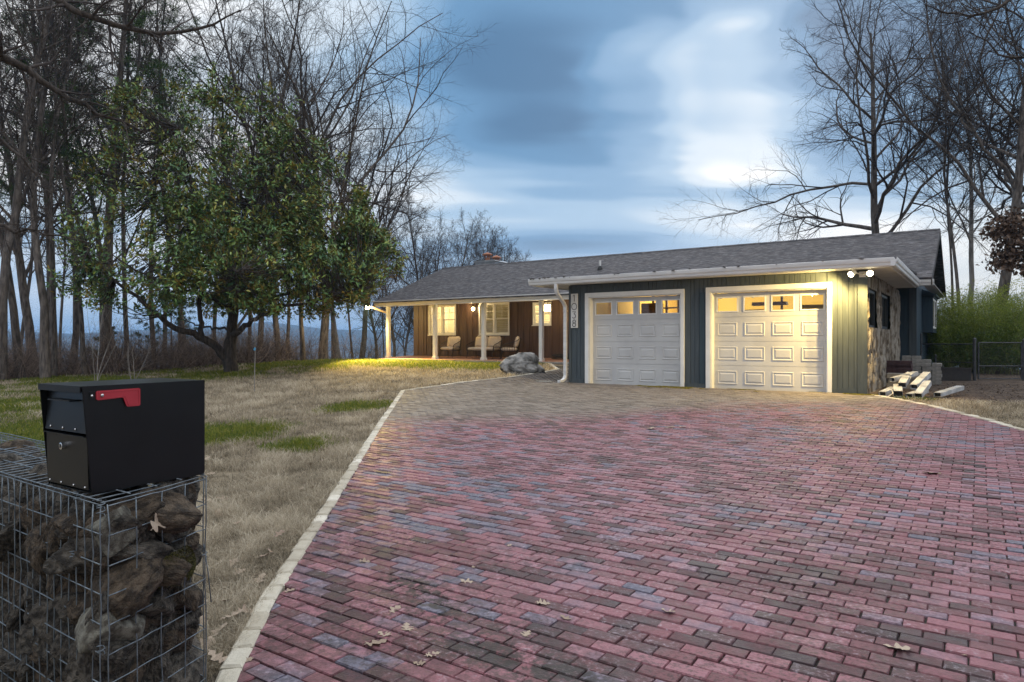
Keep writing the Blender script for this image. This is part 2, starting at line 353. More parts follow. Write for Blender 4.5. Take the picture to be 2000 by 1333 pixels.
class MB:
    """collects boxes, prisms and tubes and links them as one mesh object"""
    def __init__(s, off=(0,0,0)): s.v = []; s.f = []; s.off = Vector(off)
    def add(s, vs, fs):
        b = len(s.v); s.v += [tuple(Vector(v) - s.off) for v in vs]; s.f += [tuple(i+b for i in f) for f in fs]; return s
    def box(s, x0, x1, y0, y1, z0, z1):
        vs = [(x0,y0,z0),(x1,y0,z0),(x1,y1,z0),(x0,y1,z0),(x0,y0,z1),(x1,y0,z1),(x1,y1,z1),(x0,y1,z1)]
        return s.add(vs, [(0,3,2,1),(4,5,6,7),(0,1,5,4),(1,2,6,5),(2,3,7,6),(3,0,4,7)])
    def obox(s, c, size, rot):
        m = Euler(rot).to_matrix(); c = Vector(c); h = Vector(size)/2
        vs = [c + m @ Vector((sx*h.x, sy*h.y, sz*h.z)) for sz in (-1,1) for sx, sy in ((-1,-1),(1,-1),(1,1),(-1,1))]
        return s.add(vs, [(0,3,2,1),(4,5,6,7),(0,1,5,4),(1,2,6,5),(2,3,7,6),(3,0,4,7)])
    def prism(s, poly, fn, a, b):
        """poly of 2D points, fn(u,v,w)->3D, extruded w from a to b"""
        n = len(poly)
        vs = [fn(u, v, a) for u, v in poly] + [fn(u, v, b) for u, v in poly]
        return s.add(vs, [tuple(range(n))[::-1], tuple(range(n, 2*n))] + [(i, (i+1) % n, n+(i+1) % n, n+i) for i in range(n)])
    def tube(s, pts, rad, sides=8, closed=False):
        pts = [Vector(p) for p in pts]; n = len(pts)
        rad = rad if isinstance(rad, (list, tuple)) else [rad]*n
        vs = []; up = None
        for i, p in enumerate(pts):
            if closed: t = pts[(i+1) % n] - pts[i-1]
            else: t = pts[min(i+1, n-1)] - pts[max(i-1, 0)]
            t.normalize()
            if up is None:
                up = Vector((0,0,1)) if abs(t.z) < .9 else Vector((1,0,0))
            u = t.cross(up).normalized(); up = u.cross(t).normalized()
            for k in range(sides):
                a = 2*math.pi*k/sides + math.pi/sides
                vs.append(p + (u*math.cos(a) + up*math.sin(a))*rad[i])
        fs = [(i*sides+k, i*sides+(k+1) % sides, ((i+1) % n)*sides+(k+1) % sides, ((i+1) % n)*sides+k) for i in range(n if closed else n-1) for k in range(sides)]
        if not closed: fs += [tuple(range(sides))[::-1], tuple((n-1)*sides+k for k in range(sides))]
        return s.add(vs, fs)
    def lathe(s, c, prof, sides=16):
        c = Vector(c); n = len(prof)
        vs = [c + Vector((r*math.cos(2*math.pi*k/sides), r*math.sin(2*math.pi*k/sides), z)) for r, z in prof for k in range(sides)]
        fs = [(i*sides+k, i*sides+(k+1) % sides, (i+1)*sides+(k+1) % sides, (i+1)*sides+k) for i in range(n-1) for k in range(sides)]
        fs += [tuple(range(sides))[::-1], tuple((n-1)*sides+k for k in range(sides))]
        return s.add(vs, fs)
    def build(s, name, mat, parent=None, smooth=False, bevel=0.0, attrs=None):
        me = bpy.data.meshes.new(name); me.from_pydata(s.v, [], s.f)
        for k, v in (attrs or {}).items():
            a = me.attributes.new(k, 'FLOAT', 'POINT'); a.data.foreach_set('value', np.asarray(v, dtype=np.float32))
        bm = bmesh.new(); bm.from_mesh(me)
        bmesh.ops.recalc_face_normals(bm, faces=bm.faces)
        if bevel:
            bmesh.ops.bevel(bm, geom=[e for e in bm.edges if len(e.link_faces) == 2 and e.calc_face_angle(0) > .6], offset=bevel, segments=2, affect='EDGES', clamp_overlap=True)
        bm.to_mesh(me); bm.free()
        if smooth:
            me.polygons.foreach_set('use_smooth', np.ones(len(me.polygons), dtype=bool))
        me.update()
        return link_mesh(name, me, mat, parent)

def copy_tree(o, parent=None):
    c = o.copy(); COL.objects.link(c)
    if parent is not None: c.parent = parent
    for ch in list(o.children): copy_tree(ch, c)
    return c

# house frame: s runs along the garage front to the right, d away from the camera
CA, SA = .825, .565
_n = math.hypot(CA, SA); CA /= _n; SA /= _n
HROT = -math.atan2(SA, CA)
def W(s, d, z=0.0): return Vector((CA*s + SA*d, -SA*s + CA*d, z))
def SD(x, y): return CA*x - SA*y, SA*x + CA*y

def sstep(a, b, x):
    t = np.clip((np.asarray(x, dtype=float)-a)/(b-a), 0, 1); return t*t*(3-2*t)

# ------------------------------------------------------------------ terrain
LOW = .03
def fallq(x, y):
    x = np.asarray(x, dtype=float); y = np.asarray(y, dtype=float)
    q1 = -.75*(x+15.3)+.66*(y-20.4)
    q2 = SA*x + CA*y - 33.0
    q3 = np.where(y > 6, (x-19)*.9 + (y-20)*.35, -50)
    return np.maximum(np.maximum(q1, q2), q3)
def vnoise(x, y, seed=0):
    """cheap smooth value noise"""
    x = np.asarray(x, dtype=float); y = np.asarray(y, dtype=float)
    xi = np.floor(x); yi = np.floor(y); fx = x-xi; fy = y-yi; fx = fx*fx*(3-2*fx); fy = fy*fy*(3-2*fy)
    def h(a, b):
        v = np.sin(a*127.1+b*311.7+seed*74.7)*43758.5453; return v-np.floor(v)
    return (h(xi,yi)*(1-fx)+h(xi+1,yi)*fx)*(1-fy)+(h(xi,yi+1)*(1-fx)+h(xi+1,yi+1)*fx)*fy
def ground_z(x, y):
    x = np.asarray(x, dtype=float); y = np.asarray(y, dtype=float)
    s = CA*x-SA*y; d = SA*x+CA*y
    t = np.minimum(13.5-d, 22.0)          # the yard falls gently away from the garage
    z = .24*sstep(11.0, 20.0, d)*(1-sstep(-10.3, -8.7, s)) - .0345*.5*(t+np.sqrt(t*t+1)) - LOW
    z = z + .05*(vnoise(x*.7, y*.7, 3)-.5)*(1-sstep(-11.0, -10.0, s)*(1-sstep(.0, 1.0, s)))*sstep(2, 6, np.hypot(x, y))
    q = np.maximum(fallq(x, y)-1.0, 0)
    f = np.where(q < 12, .0125*q*q, 1.8+.30*(q-12))
    r = np.hypot(x, y)
    f = np.minimum(f, 70+18*vnoise(x/160, y/160, 5))
    z = z - f
    th = np.arctan2(x, y)
    ridge1 = (40+56*vnoise(th*9+3, 0*th, 8)+18*vnoise(th*37, 0*th, 9))*sstep(500, 1500, r)
    ridge2 = (10+44*vnoise(th*11+9, 0*th, 11)+12*vnoise(th*41, 0*th, 12))*sstep(1600, 2500, r)
    return z + ridge1 + ridge2 + 6*(vnoise(x/40, y/40, 2)-.5)*sstep(60, 200, r)
def gz(x, y): return float(ground_z(x, y))

def axis(lo, hi, step, far):
    a = list(np.arange(lo, hi+1e-6, step)); g = step; v = hi
    while v < far: g *= 1.16; v += g; a.append(v)
    g = step; v = lo; pre = []
    while v > -far: g *= 1.16; v -= g; pre.append(v)
    return np.array(pre[::-1]+a)
def build_ground():
    xs = axis(-24, 16, .22, 2900); ys = axis(-3, 36, .22, 2900)
    X, Y = np.meshgrid(xs, ys); Z = ground_z(X, Y)
    nx, ny = len(xs), len(ys)
    q = fallq(X, Y); r = np.hypot(X, Y); s, d = SD(X, Y)
    zone = sstep(-1.2, .8, q + 1.2*(vnoise(X*.6, Y*.6, 6)-.5)) + sstep(60, 160, r)
    dirt = sstep(13.6, 14.6, d+.6*(vnoise(X*1.5, Y*1.5, 21)-.5))*sstep(-2.2, -1.6, s)
    zone = np.maximum(zone, dirt)
    # the ground sheet passes just below the house
    idx = np.arange(nx*ny).reshape(ny, nx)
    F = np.stack([idx[:-1,:-1], idx[:-1,1:], idx[1:,1:], idx[1:,:-1]], -1).reshape(-1, 4)
    o = npmesh('ground', np.stack([X, Y, Z], -1).reshape(-1, 3), [F], ground_mat, {'zone': zone.ravel()}, smooth=True)
    tag(o, kind='structure')
build_ground()

# ------------------------------------------------------------------ driveway
EDGE_L = [(-.55,-3.0), (-1.10,2.60), (-1.185,3.0), (-1.32,3.94), (-1.49,5.81), (-1.95,10.4), (-2.40,15.31), (-1.26,16.78), (-.02,17.98), (.87,19.24), (1.45,20.5)]
EDGE_R = [(5.7,-3.0), (6.2,5.0), (6.48,8.64), (6.64,9.84), (6.84,11.4), (6.95,13.35)]
wk = [tuple(W(s, d)[:2]) for s, d in [(-12.4, 20.45), (-8.62, 20.55), (-8.62, 15.0), (-1.80, 14.97)]]
DRIVE = np.array(EDGE_L + wk[:-1] + [wk[-1]] + EDGE_R[::-1])
def inside(x, y, poly):
    x = np.asarray(x); y = np.asarray(y); c = np.zeros(x.shape, bool); n = len(poly); j = n-1
    for i in range(n):
        xi, yi = poly[i]; xj, yj = poly[j]
        k = ((yi > y) != (yj > y)) & (x < (xj-xi)*(y-yi)/(yj-yi+1e-12)+xi); c ^= k; j = i
    return c
def segdist(x, y, pts):
    best = np.full(np.shape(x), 1e9)
    for (ax, ay), (bx, by) in zip(pts[:-1], pts[1:]):
        dx, dy = bx-ax, by-ay; t = np.clip(((x-ax)*dx+(y-ay)*dy)/(dx*dx+dy*dy), 0, 1)
        best = np.minimum(best, np.hypot(x-ax-t*dx, y-ay-t*dy))
    return best

def build_bricks():
    L, Wd, j = .180, .090, .0055
    ss = np.arange(-13.0, 4.6, L); dd = np.arange(-3.2, 20.8, Wd)
    S, D = np.meshgrid(ss, dd); S = S + (np.arange(len(dd)) % 2)[:, None]*L/2
    S = S.ravel(); D = D.ravel()
    S = S + rng.normal(0, .0018, S.shape); D = D + rng.normal(0, .0012, D.shape)
    X = CA*S+SA*D; Y = -SA*S+CA*D
    eL = np.array([SD(*p) for p in EDGE_L]); eR = np.array([SD(*p) for p in EDGE_R])
    left = lambda d: np.interp(d, eL[:,1], eL[:,0]); right = lambda d: np.interp(d, eR[:,1], eR[:,0])
    near = (D > eR[0,1]) & (D < 14.95) & (S > left(D)-.08) & (S < right(D)+.08)
    k = (inside(X, Y, DRIVE) | near | ((D >= 14.9) & (D < 20.3) & (np.abs(S-left(D)) < .08))) & (Y > -1.0) & ~((S > -8.68) & (D > 14.95)); S, D, X, Y = S[k], D[k], X[k], Y[k]
    n = len(S)
    hx, hy, ch = L/2-j/2, Wd/2-j/2, .0035
    ring = np.array([(-1,-1),(1,-1),(1,1),(-1,1)], float)
    base = np.concatenate([np.c_[ring*(hx, hy), np.full(4, -.03)], np.c_[ring*(hx, hy), np.full(4, -.006)], np.c_[ring*(hx-ch, hy-ch), np.zeros(4)]])
    yaw = rng.normal(0, .007, n); tx = rng.normal(0, .007, n); ty = rng.normal(0, .007, n); dz = rng.normal(0, .0016, n)
    P = np.repeat(base[None], n, 0)
    px = P[:,:,0]*np.cos(yaw)[:,None]-P[:,:,1]*np.sin(yaw)[:,None]; py = P[:,:,0]*np.sin(yaw)[:,None]+P[:,:,1]*np.cos(yaw)[:,None]
    # chipped corners
    px[:,8:] += rng.normal(0, .0018, (n,4)); py[:,8:] += rng.normal(0, .0018, (n,4))
    pz = P[:,:,2]+px*ty[:,None]+py*tx[:,None]+dz[:,None]
    sx = S[:,None]+px; sy = D[:,None]+py
    sx = np.where(sy < 20.3, np.maximum(sx, left(sy)), sx); sx = np.where(sy < 14.95, np.minimum(sx, right(sy)), sx)      # cut along the edging
    wx = CA*sx+SA*sy; wy = -SA*sx+CA*sy
    wz = pz + ground_z(X, Y)[:,None] + LOW
    V = np.stack([wx, wy, wz], -1).reshape(-1, 3)
    off = (np.arange(n)*12)[:,None,None]
    fl = [(8,9,10,11)]+[(a, (a+1) % 4, (a+1) % 4+4, a+4) for a in range(4)]+[(a+4, (a+1) % 4+4, (a+1) % 4+8, a+8) for a in range(4)]
    F = (np.array(fl)[None]+off).reshape(-1, 4)
    lf = .5*vnoise(S*.55+D*.18, D*.95, 31)+.5*vnoise(S*1.7, D*2.3, 32)
    r = np.clip(.11+.66*rng.random(n)+.44*(lf-.42), 0, 1)
    r = np.where(rng.random(n) < .14, .04+rng.random(n)*.22, r)
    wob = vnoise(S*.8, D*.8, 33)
    grey_tan = np.clip(sstep(9.9, 12.3, Y+1.4*(wob-.5))*.93, 0, 1)  # brick colour turns grey-tan with depth towards the garage
    soilpts = [[(.32,2.8),(.02,3.0),(-.20,3.22)], [(-.36,3.55),(-.5,3.8),(-.64,4.0)]]
    vx = wx.ravel(); vy = wy.ravel()
    dirt = np.zeros(len(vx))
    for p in soilpts: dirt = np.maximum(dirt, 1-sstep(.05, .30, segdist(vx, vy, p)))
    dirt = np.maximum(dirt, .55*(1-sstep(.0, .9, segdist(vx, vy, EDGE_L[:5]))))
    film = .5*vnoise(vx*1.1, vy*1.1, 40)+.5*vnoise(vx*3.1, vy*3.1, 41)
    dirt = np.maximum(dirt, .62*sstep(.30, .75, film)*(1-sstep(3.4, 6.5, vy+.35*vx)))
    dirt = np.maximum(dirt, .5*sstep(.60, .85, film)*(1-sstep(6, 11, vy)))
    rep = lambda a: np.repeat(a, 12)
    o = npmesh('driveway', V, [F], brick_mat, {'rnd': rep(r), 'grey_tan': rep(grey_tan), 'jit': rep(rng.random(n)), 'dirt': dirt})
    tag(o, kind='structure')
    # bedding sand under the joints
    xs = np.arange(-4, 9, .3); ys = np.arange(-1.4, 22.5, .3); X, Y = np.meshgrid(xs, ys)
    idx = np.arange(X.size).reshape(X.shape)
    cxm = (X[:-1,:-1]+.15); cym = (Y[:-1,:-1]+.15)
    q = np.stack([idx[:-1,:-1], idx[:-1,1:], idx[1:,1:], idx[1:,:-1]], -1)[inside(cxm, cym, DRIVE)]
    o = npmesh('driveway_bed', np.stack([X, Y, ground_z(X, Y)+LOW-.013], -1).reshape(-1, 3), [q.reshape(-1, 4)], soil_m)
    tag(o, kind='structure')
build_bricks()

def build_kerb():
    mb = MB(); rn = []
    def run(pts, side, length=.205, w=.095):
        pts = [np.array(p, float) for p in pts]
        for a, b in zip(pts[:-1], pts[1:]):
            L = np.linalg.norm(b-a); u = (b-a)/L; nrm = np.array([-u[1], u[0]])*side; k = max(1, round(L/length))
            for i in range(k):
                c = a+u*L*(i+.5)/k+nrm*w/2+nrm*random.gauss(0, .003); h = L/k/2-.002
                z = gz(c[0], c[1])+LOW+.010+random.gauss(0, .003); yaw = random.gauss(0, .015); ca, sa = math.cos(yaw), math.sin(yaw)
                uu = u*ca+nrm*sa; nn = nrm*ca-u*sa
                def P(x, y, zz): q = c+uu*x+nn*y; return (q[0], q[1], zz)
                rr = [( -h, -w/2), (h, -w/2), (h, w/2), (-h, w/2)]; b0 = .012
                # rounded far end overlaps its neighbour like the photograph's bullnosed edging
                end = [(-h*math.cos(t)*1.0, w/2*math.sin(t)) for t in ()]
                ins = [(x*(1-b0/h), y*(1-b0/(w/2))) for x, y in rr]
                vs = [P(x, y, z-.14) for x, y in rr]+[P(x, y, z-.010) for x, y in rr]+[P(x, y, z+random.gauss(0, .001)) for x, y in ins]
                mb.add(vs, [(8,9,10,11)]+[(a_, (a_+1) % 4, (a_+1) % 4+4, a_+4) for a_ in range(4)]+[(a_+4, (a_+1) % 4+4, (a_+1) % 4+8, a_+8) for a_ in range(4)])
                rn.extend([random.random()]*12)
    run(EDGE_L, 1)
    run([EDGE_L[-1], wk[0]], 1)
    run(EDGE_R, -1)
    o = mb.build('kerb', kerb_m, attrs={'rnd': rn}); tag(o, kind='structure')
build_kerb()

# ------------------------------------------------------------------ house
HO = (-10.0, 20.0, 0.0)
house = empty('house', W(*HO), HROT)
tag(house, 'long low ranch house with blue two door garage, brown porch wing and grey shingle roof', 'house')
H = lambda: MB(off=HO)
GS0, GS1, GD = -8.507, -1.838, 15.0            # garage front
DOORS = [(-7.963, -5.608, 2.115), (-4.925, -2.538, 2.12)]
SOF = 2.42

def holes(s0, s1, z0, z1, ops):
    """split a wall rectangle into solid cells round its openings"""
    xs = sorted({s0, s1, *[v for o in ops for v in o[:2]]}); xs = [v for v in xs if s0-1e-6 <= v <= s1+1e-6]
    for a, b in zip(xs[:-1], xs[1:]):
        m = (a+b)/2; cuts = sorted((o[2], o[3]) for o in ops if o[0] < m < o[1]); z = z0
        for c0, c1 in cuts:
            if c0 > z+1e-4: yield a, b, z, c0
            z = max(z, c1)
        if z < z1-1e-4: yield a, b, z, z1

def build_garage():
    ops = [(a, b, -.2, t) for a, b, t in DOORS]
    m = H()
    for a, b, z0, z1 in holes(GS0, GS1, -.12, SOF+.02, ops): m.box(a, b, GD+.018, GD+.15, z0, z1)
    wall = m.build('garage_wall', blue_siding, house)
    wall['label'] = 'blue grooved siding around the garage doors'
    # grooved boards, random widths, on the face of the wall
    m = H(); s = GS0
    while s < GS1-.01:
        w = random.choice([.10, .10, .105, .20, .20]); e = min(s+w, GS1)
        for a, b, z0, z1 in holes(s, e, -.10, SOF, ops):
            if b-a > .012: m.box(a+.003, b-.003, GD+random.uniform(-.001, .001), GD+.0175, z0, z1)
        s = e
    m.build('siding_boards', blue_siding, wall, bevel=.0015)
    # skirting along the bottom of the piers
    for a, b in ((-8.455, -8.105), (-5.53, -5.045), (-2.468, GS1-.16)):
        m = H(); m.box(a, b, GD-.022, GD-.002, -.09, .085); m.build('skirting_board', blue_siding, house, bevel=.003)
    m = H(); m.box(-5.17, -5.05, GD-.024, GD-.003, .09, 2.12); m.build('pier_board', blue_dark, house, bevel=.003)
    m = H(); m.box(GS1-.15, GS1+.025, GD-.024, GD-.003, -.11, SOF); m.build('corner_board', blue_siding, house, bevel=.003)
    m = H(); m.box(GS0-.02, -8.46, GD-.022, GD-.003, -.10, SOF); m.build('corner_board', blue_siding, house, bevel=.003)
    for i, (a, b, t) in enumerate(DOORS):
        m = H(); w = .105
        # casing proud of the wall, jamb lining running back to the door
        m.box(a-w, a, GD-.030, GD-.004, -.10, t+w); m.box(b, b+w-.02, GD-.030, GD-.004, -.10, t+w); m.box(a, b, GD-.030, GD-.004, t, t+w)
        m.box(a, a+.022, GD-.003, GD+.19, -.10, t); m.box(b-.022, b, GD-.003, GD+.19, -.10, t); m.box(a+.022, b-.022, GD-.003, GD+.19, t-.02, t)
        m.build('door_casing', white_trim, house, bevel=.004)
        garage_door(a+.023, b-.023, -.055 if i == 0 else -.04, t-.022)
    # side and inner walls
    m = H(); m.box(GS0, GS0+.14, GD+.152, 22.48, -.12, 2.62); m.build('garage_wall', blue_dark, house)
    m = H()
    m.box(GS0+.142, GS0+.16, GD+.35, 21.9, -.05, 2.5); m.box(GS1-.30, GS1-.28, GD+.152, 21.9, -.05, 2.5) if False else None
    m.box(GS0+.162, GS1-.30, 21.9, 21.92, -.05, 2.5); m.box(GS0+.162, GS1-.31, GD+.36, 21.89, 2.44, 2.46)
    m.box(GS0+.162, GS1-.31, GD+.2, 21.89, -.07, -.06)
    gi = m.build('garage_interior', room_yellow, house)
    gi['label'] = 'lit yellow garage interior'
    # things to see through the panes: open shelving, studs and tracks
    m = H()
    for s0 in (-7.7, -7.3, -6.95, -6.6, -6.2, -5.9): m.box(s0, s0+.06, 18.3, 18.36, -.05, 2.43)
    for z in (1.55, 1.95, 2.2): m.box(-7.75, -6.1, 18.2, 18.5, z, z+.03)
    m.build('garage_shelving', wood_raw, house)
    for a, b, d0, z0, z1, mt in ((-7.55,-7.05,17.2,1.2,2.05,wood_raw), (-6.5,-6.1,17.6,1.3,1.85,wood_dark), (-4.75,-4.3,17.0,1.2,1.80,wood_raw), (-3.6,-2.75,17.4,1.2,1.90,room_cream), (-6.0,-5.75,16.6,1.2,2.2,wood_raw)):
        m = H(); m.box(a, b, d0, d0+.35, z0, z1); m.build('storage_cabinet', mt, house, bevel=.01)
    m = H()
    for s0 in (-4.3, -3.95): m.box(s0, s0+.05, 17.2, 17.25, -.05, 2.43)
    m.box(-4.6, -3.8, 17.1, 17.3, 1.9, 1.98)
    m.build('garage_shelving', wood_raw, house)
    m = H()
    for s0 in (-7.9, -5.7, -4.87, -2.6): m.box(s0, s0+.04, 15.6, 18.2, 2.16, 2.20)
    m.build('door_track', chain_m, house)

def garage_door(a, b, z0, z1):
    root = H(); d = GD+.175; n = 4; hsec = (z1-z0)/n; g = .004
    vs_f = root
    wcol = (b-a)/4; openings = []
    for r in range(n):
        lo, hi = z0+r*hsec, z0+(r+1)*hsec
        if r == n-1:
            cells = []
            for c in range(4):
                x0 = a+c*wcol+wcol*.13; x1 = a+(c+1)*wcol-wcol*.13
                cells.append((x0, x1, lo+hsec*.24, hi-hsec*.20))
            openings = cells
            for q in holes(a, b, lo+g, hi-g, cells): vs_f.box(q[0], q[1], d, d+.045, q[2], q[3])
        else:
            vs_f.box(a, b, d, d+.045, lo+g, hi-g)
        vs_f.box(a, b, d+.012, d+.04, lo-g, lo+g)
    door = root.build('garage_door', door_white, house)
    # raised and fielded panels
    def ringp(x0, x1, y0, y1, offs):
        base = len(m.v); vs = []
        for inset, dep in offs:
            vs += [(x0+inset, d+dep, y0+inset), (x1-inset, d+dep, y0+inset), (x1-inset, d+dep, y1-inset), (x0+inset, d+dep, y1-inset)]
        k = len(offs); fs = [(i*4+j, i*4+(j+1) % 4, (i+1)*4+(j+1) % 4, (i+1)*4+j) for i in range(k-1) for j in range(4)]+[tuple((k-1)*4+j for j in range(4))]
        m.add(vs, fs)
    for r in range(n-1):
        lo, hi = z0+r*hsec, z0+(r+1)*hsec
        for c in range(4):
            x0 = a+c*wcol+wcol*.13; x1 = a+(c+1)*wcol-wcol*.13
            m = H(); ringp(x0, x1, lo+hsec*.22, hi-hsec*.22, [(0, .001), (.010, -.012), (.020, -.012), (.034, -.002), (.046, -.002), (.075, -.013)])
            m.build('raised_panel', door_white, door)
    for x0, x1, y0, y1 in openings:
        m = H(); e = .022
        for q in holes(x0-e, x1+e, y0-e, y1+e, [(x0+.006, x1-.006, y0+.006, y1-.006)]): m.box(q[0], q[1], d-.012, d-.001, q[2], q[3])
        wf = m.build('window_frame', white_trim, door, bevel=.003)
        m = H(); m.box(x0, x1, d+.015, d+.019, y0, y1); m.build('window_pane', glass_m, door)
    m = H(); m.box(a, b, d+.002, d+.03, z0-.03, z0-.001); m.build('bottom_seal', rubber, door)
    return door
build_garage()

def build_stone_side():
    s0 = GS1+.02; d0, d1, z0, z1 = GD-.0, 22.0, -.12, 2.44
    ops = [(15.43, 16.95, 1.31, 2.12), (17.75, 19.5, 1.33, 2.14)]
    st = .035; ds = np.arange(d0, d1+st/2, st); zs = np.arange(z0, z1+st/2, st)
    D, Z = np.meshgrid(ds, zs)
    # upright split stones: nearest seed in stretched coordinates, plus weathered ridges
    r2 = np.random.default_rng(5); ns = 420
    sd = r2.uniform(d0-.3, d1+.3, ns); sz = r2.uniform(z0-.3, z1+.3, ns); hh = r2.random(ns); tilt = r2.normal(0, .25, ns)
    wz = .20
    dd = D+.10*(vnoise(Z*3, D*3, 51)-.5); zz = Z
    dist = np.hypot(dd[...,None]-sd, (zz[...,None]-sz)*wz)
    o2 = np.argpartition(dist, 1, axis=-1)[..., :2]; a = np.take_along_axis(dist, o2, -1); a.sort(-1)
    near = np.argmin(dist, -1); edge = sstep(0, .022, a[...,1]-a[...,0])
    hgt = -.060+.045*edge*(.2+.8*hh[near])+.05*edge*tilt[near]*(D-sd[near])/.2*.3+.036*(vnoise(D*20, Z*4, 52)-.5)+.026*(vnoise(D*42, Z*11, 53)-.5)
    rnd = np.clip(hh[near]*.6+.2+.45*(vnoise(D*30, Z*5, 54)-.5), 0, 1)*edge + (1-edge)*.05
    X = s0+hgt
    idx = np.arange(D.size).reshape(D.shape)
    mid = lambda A: (A[:-1,:-1]+A[1:,1:])/2
    ok = np.ones(mid(D).shape, bool)
    for a0, b0, c0, e0 in ops: ok &= ~((mid(D) > a0) & (mid(D) < b0) & (mid(Z) > c0) & (mid(Z) < e0))
    F = np.stack([idx[:-1,:-1], idx[:-1,1:], idx[1:,1:], idx[1:,:-1]], -1)[ok].reshape(-1, 4)
    V = np.stack([X, D, Z], -1).reshape(-1, 3)-np.array(HO)
    w = npmesh('stone_wall', V, [F], stone_wall_m, {'rnd': rnd.ravel()}, parent=house)
    w['label'] = 'upright split stone facing on the garage end wall'
    # masonry behind the facing
    m = H()
    for a0, b0, c0, e0 in holes(d0+.02, d1, z0, z1, [(o[0]+.03, o[1]-.03, o[2]+.03, o[3]-.03) for o in ops]):
        m.box(GS1-.26, GS1-.09, a0, b0, c0, e0) if a0 > GD+.2 else m.box(GS1-.26, GS1-.09, max(a0, GD+.155), b0, c0, e0)
    m.build('stone_backing', soil_m, house)
    for a0, b0, c0, e0 in ops:
        m = H(); x = GS1-.16
        for q in holes(a0, b0, c0, e0, [(a0+.09, b0-.09, c0+.06, e0-.06)]): m.box(x, x+.09, q[0], q[1], q[2], q[3])
        m.box(x+.01, x+.08, (a0+b0)/2-.03, (a0+b0)/2+.03, c0+.06, e0-.06)
        f = m.build('side_window', dark_frame, house, bevel=.003)
        m = H(); m.box(x+.03, x+.034, a0+.09, b0-.09, c0+.06, e0-.06); m.build('pane', glass_dark, f)
build_stone_side()

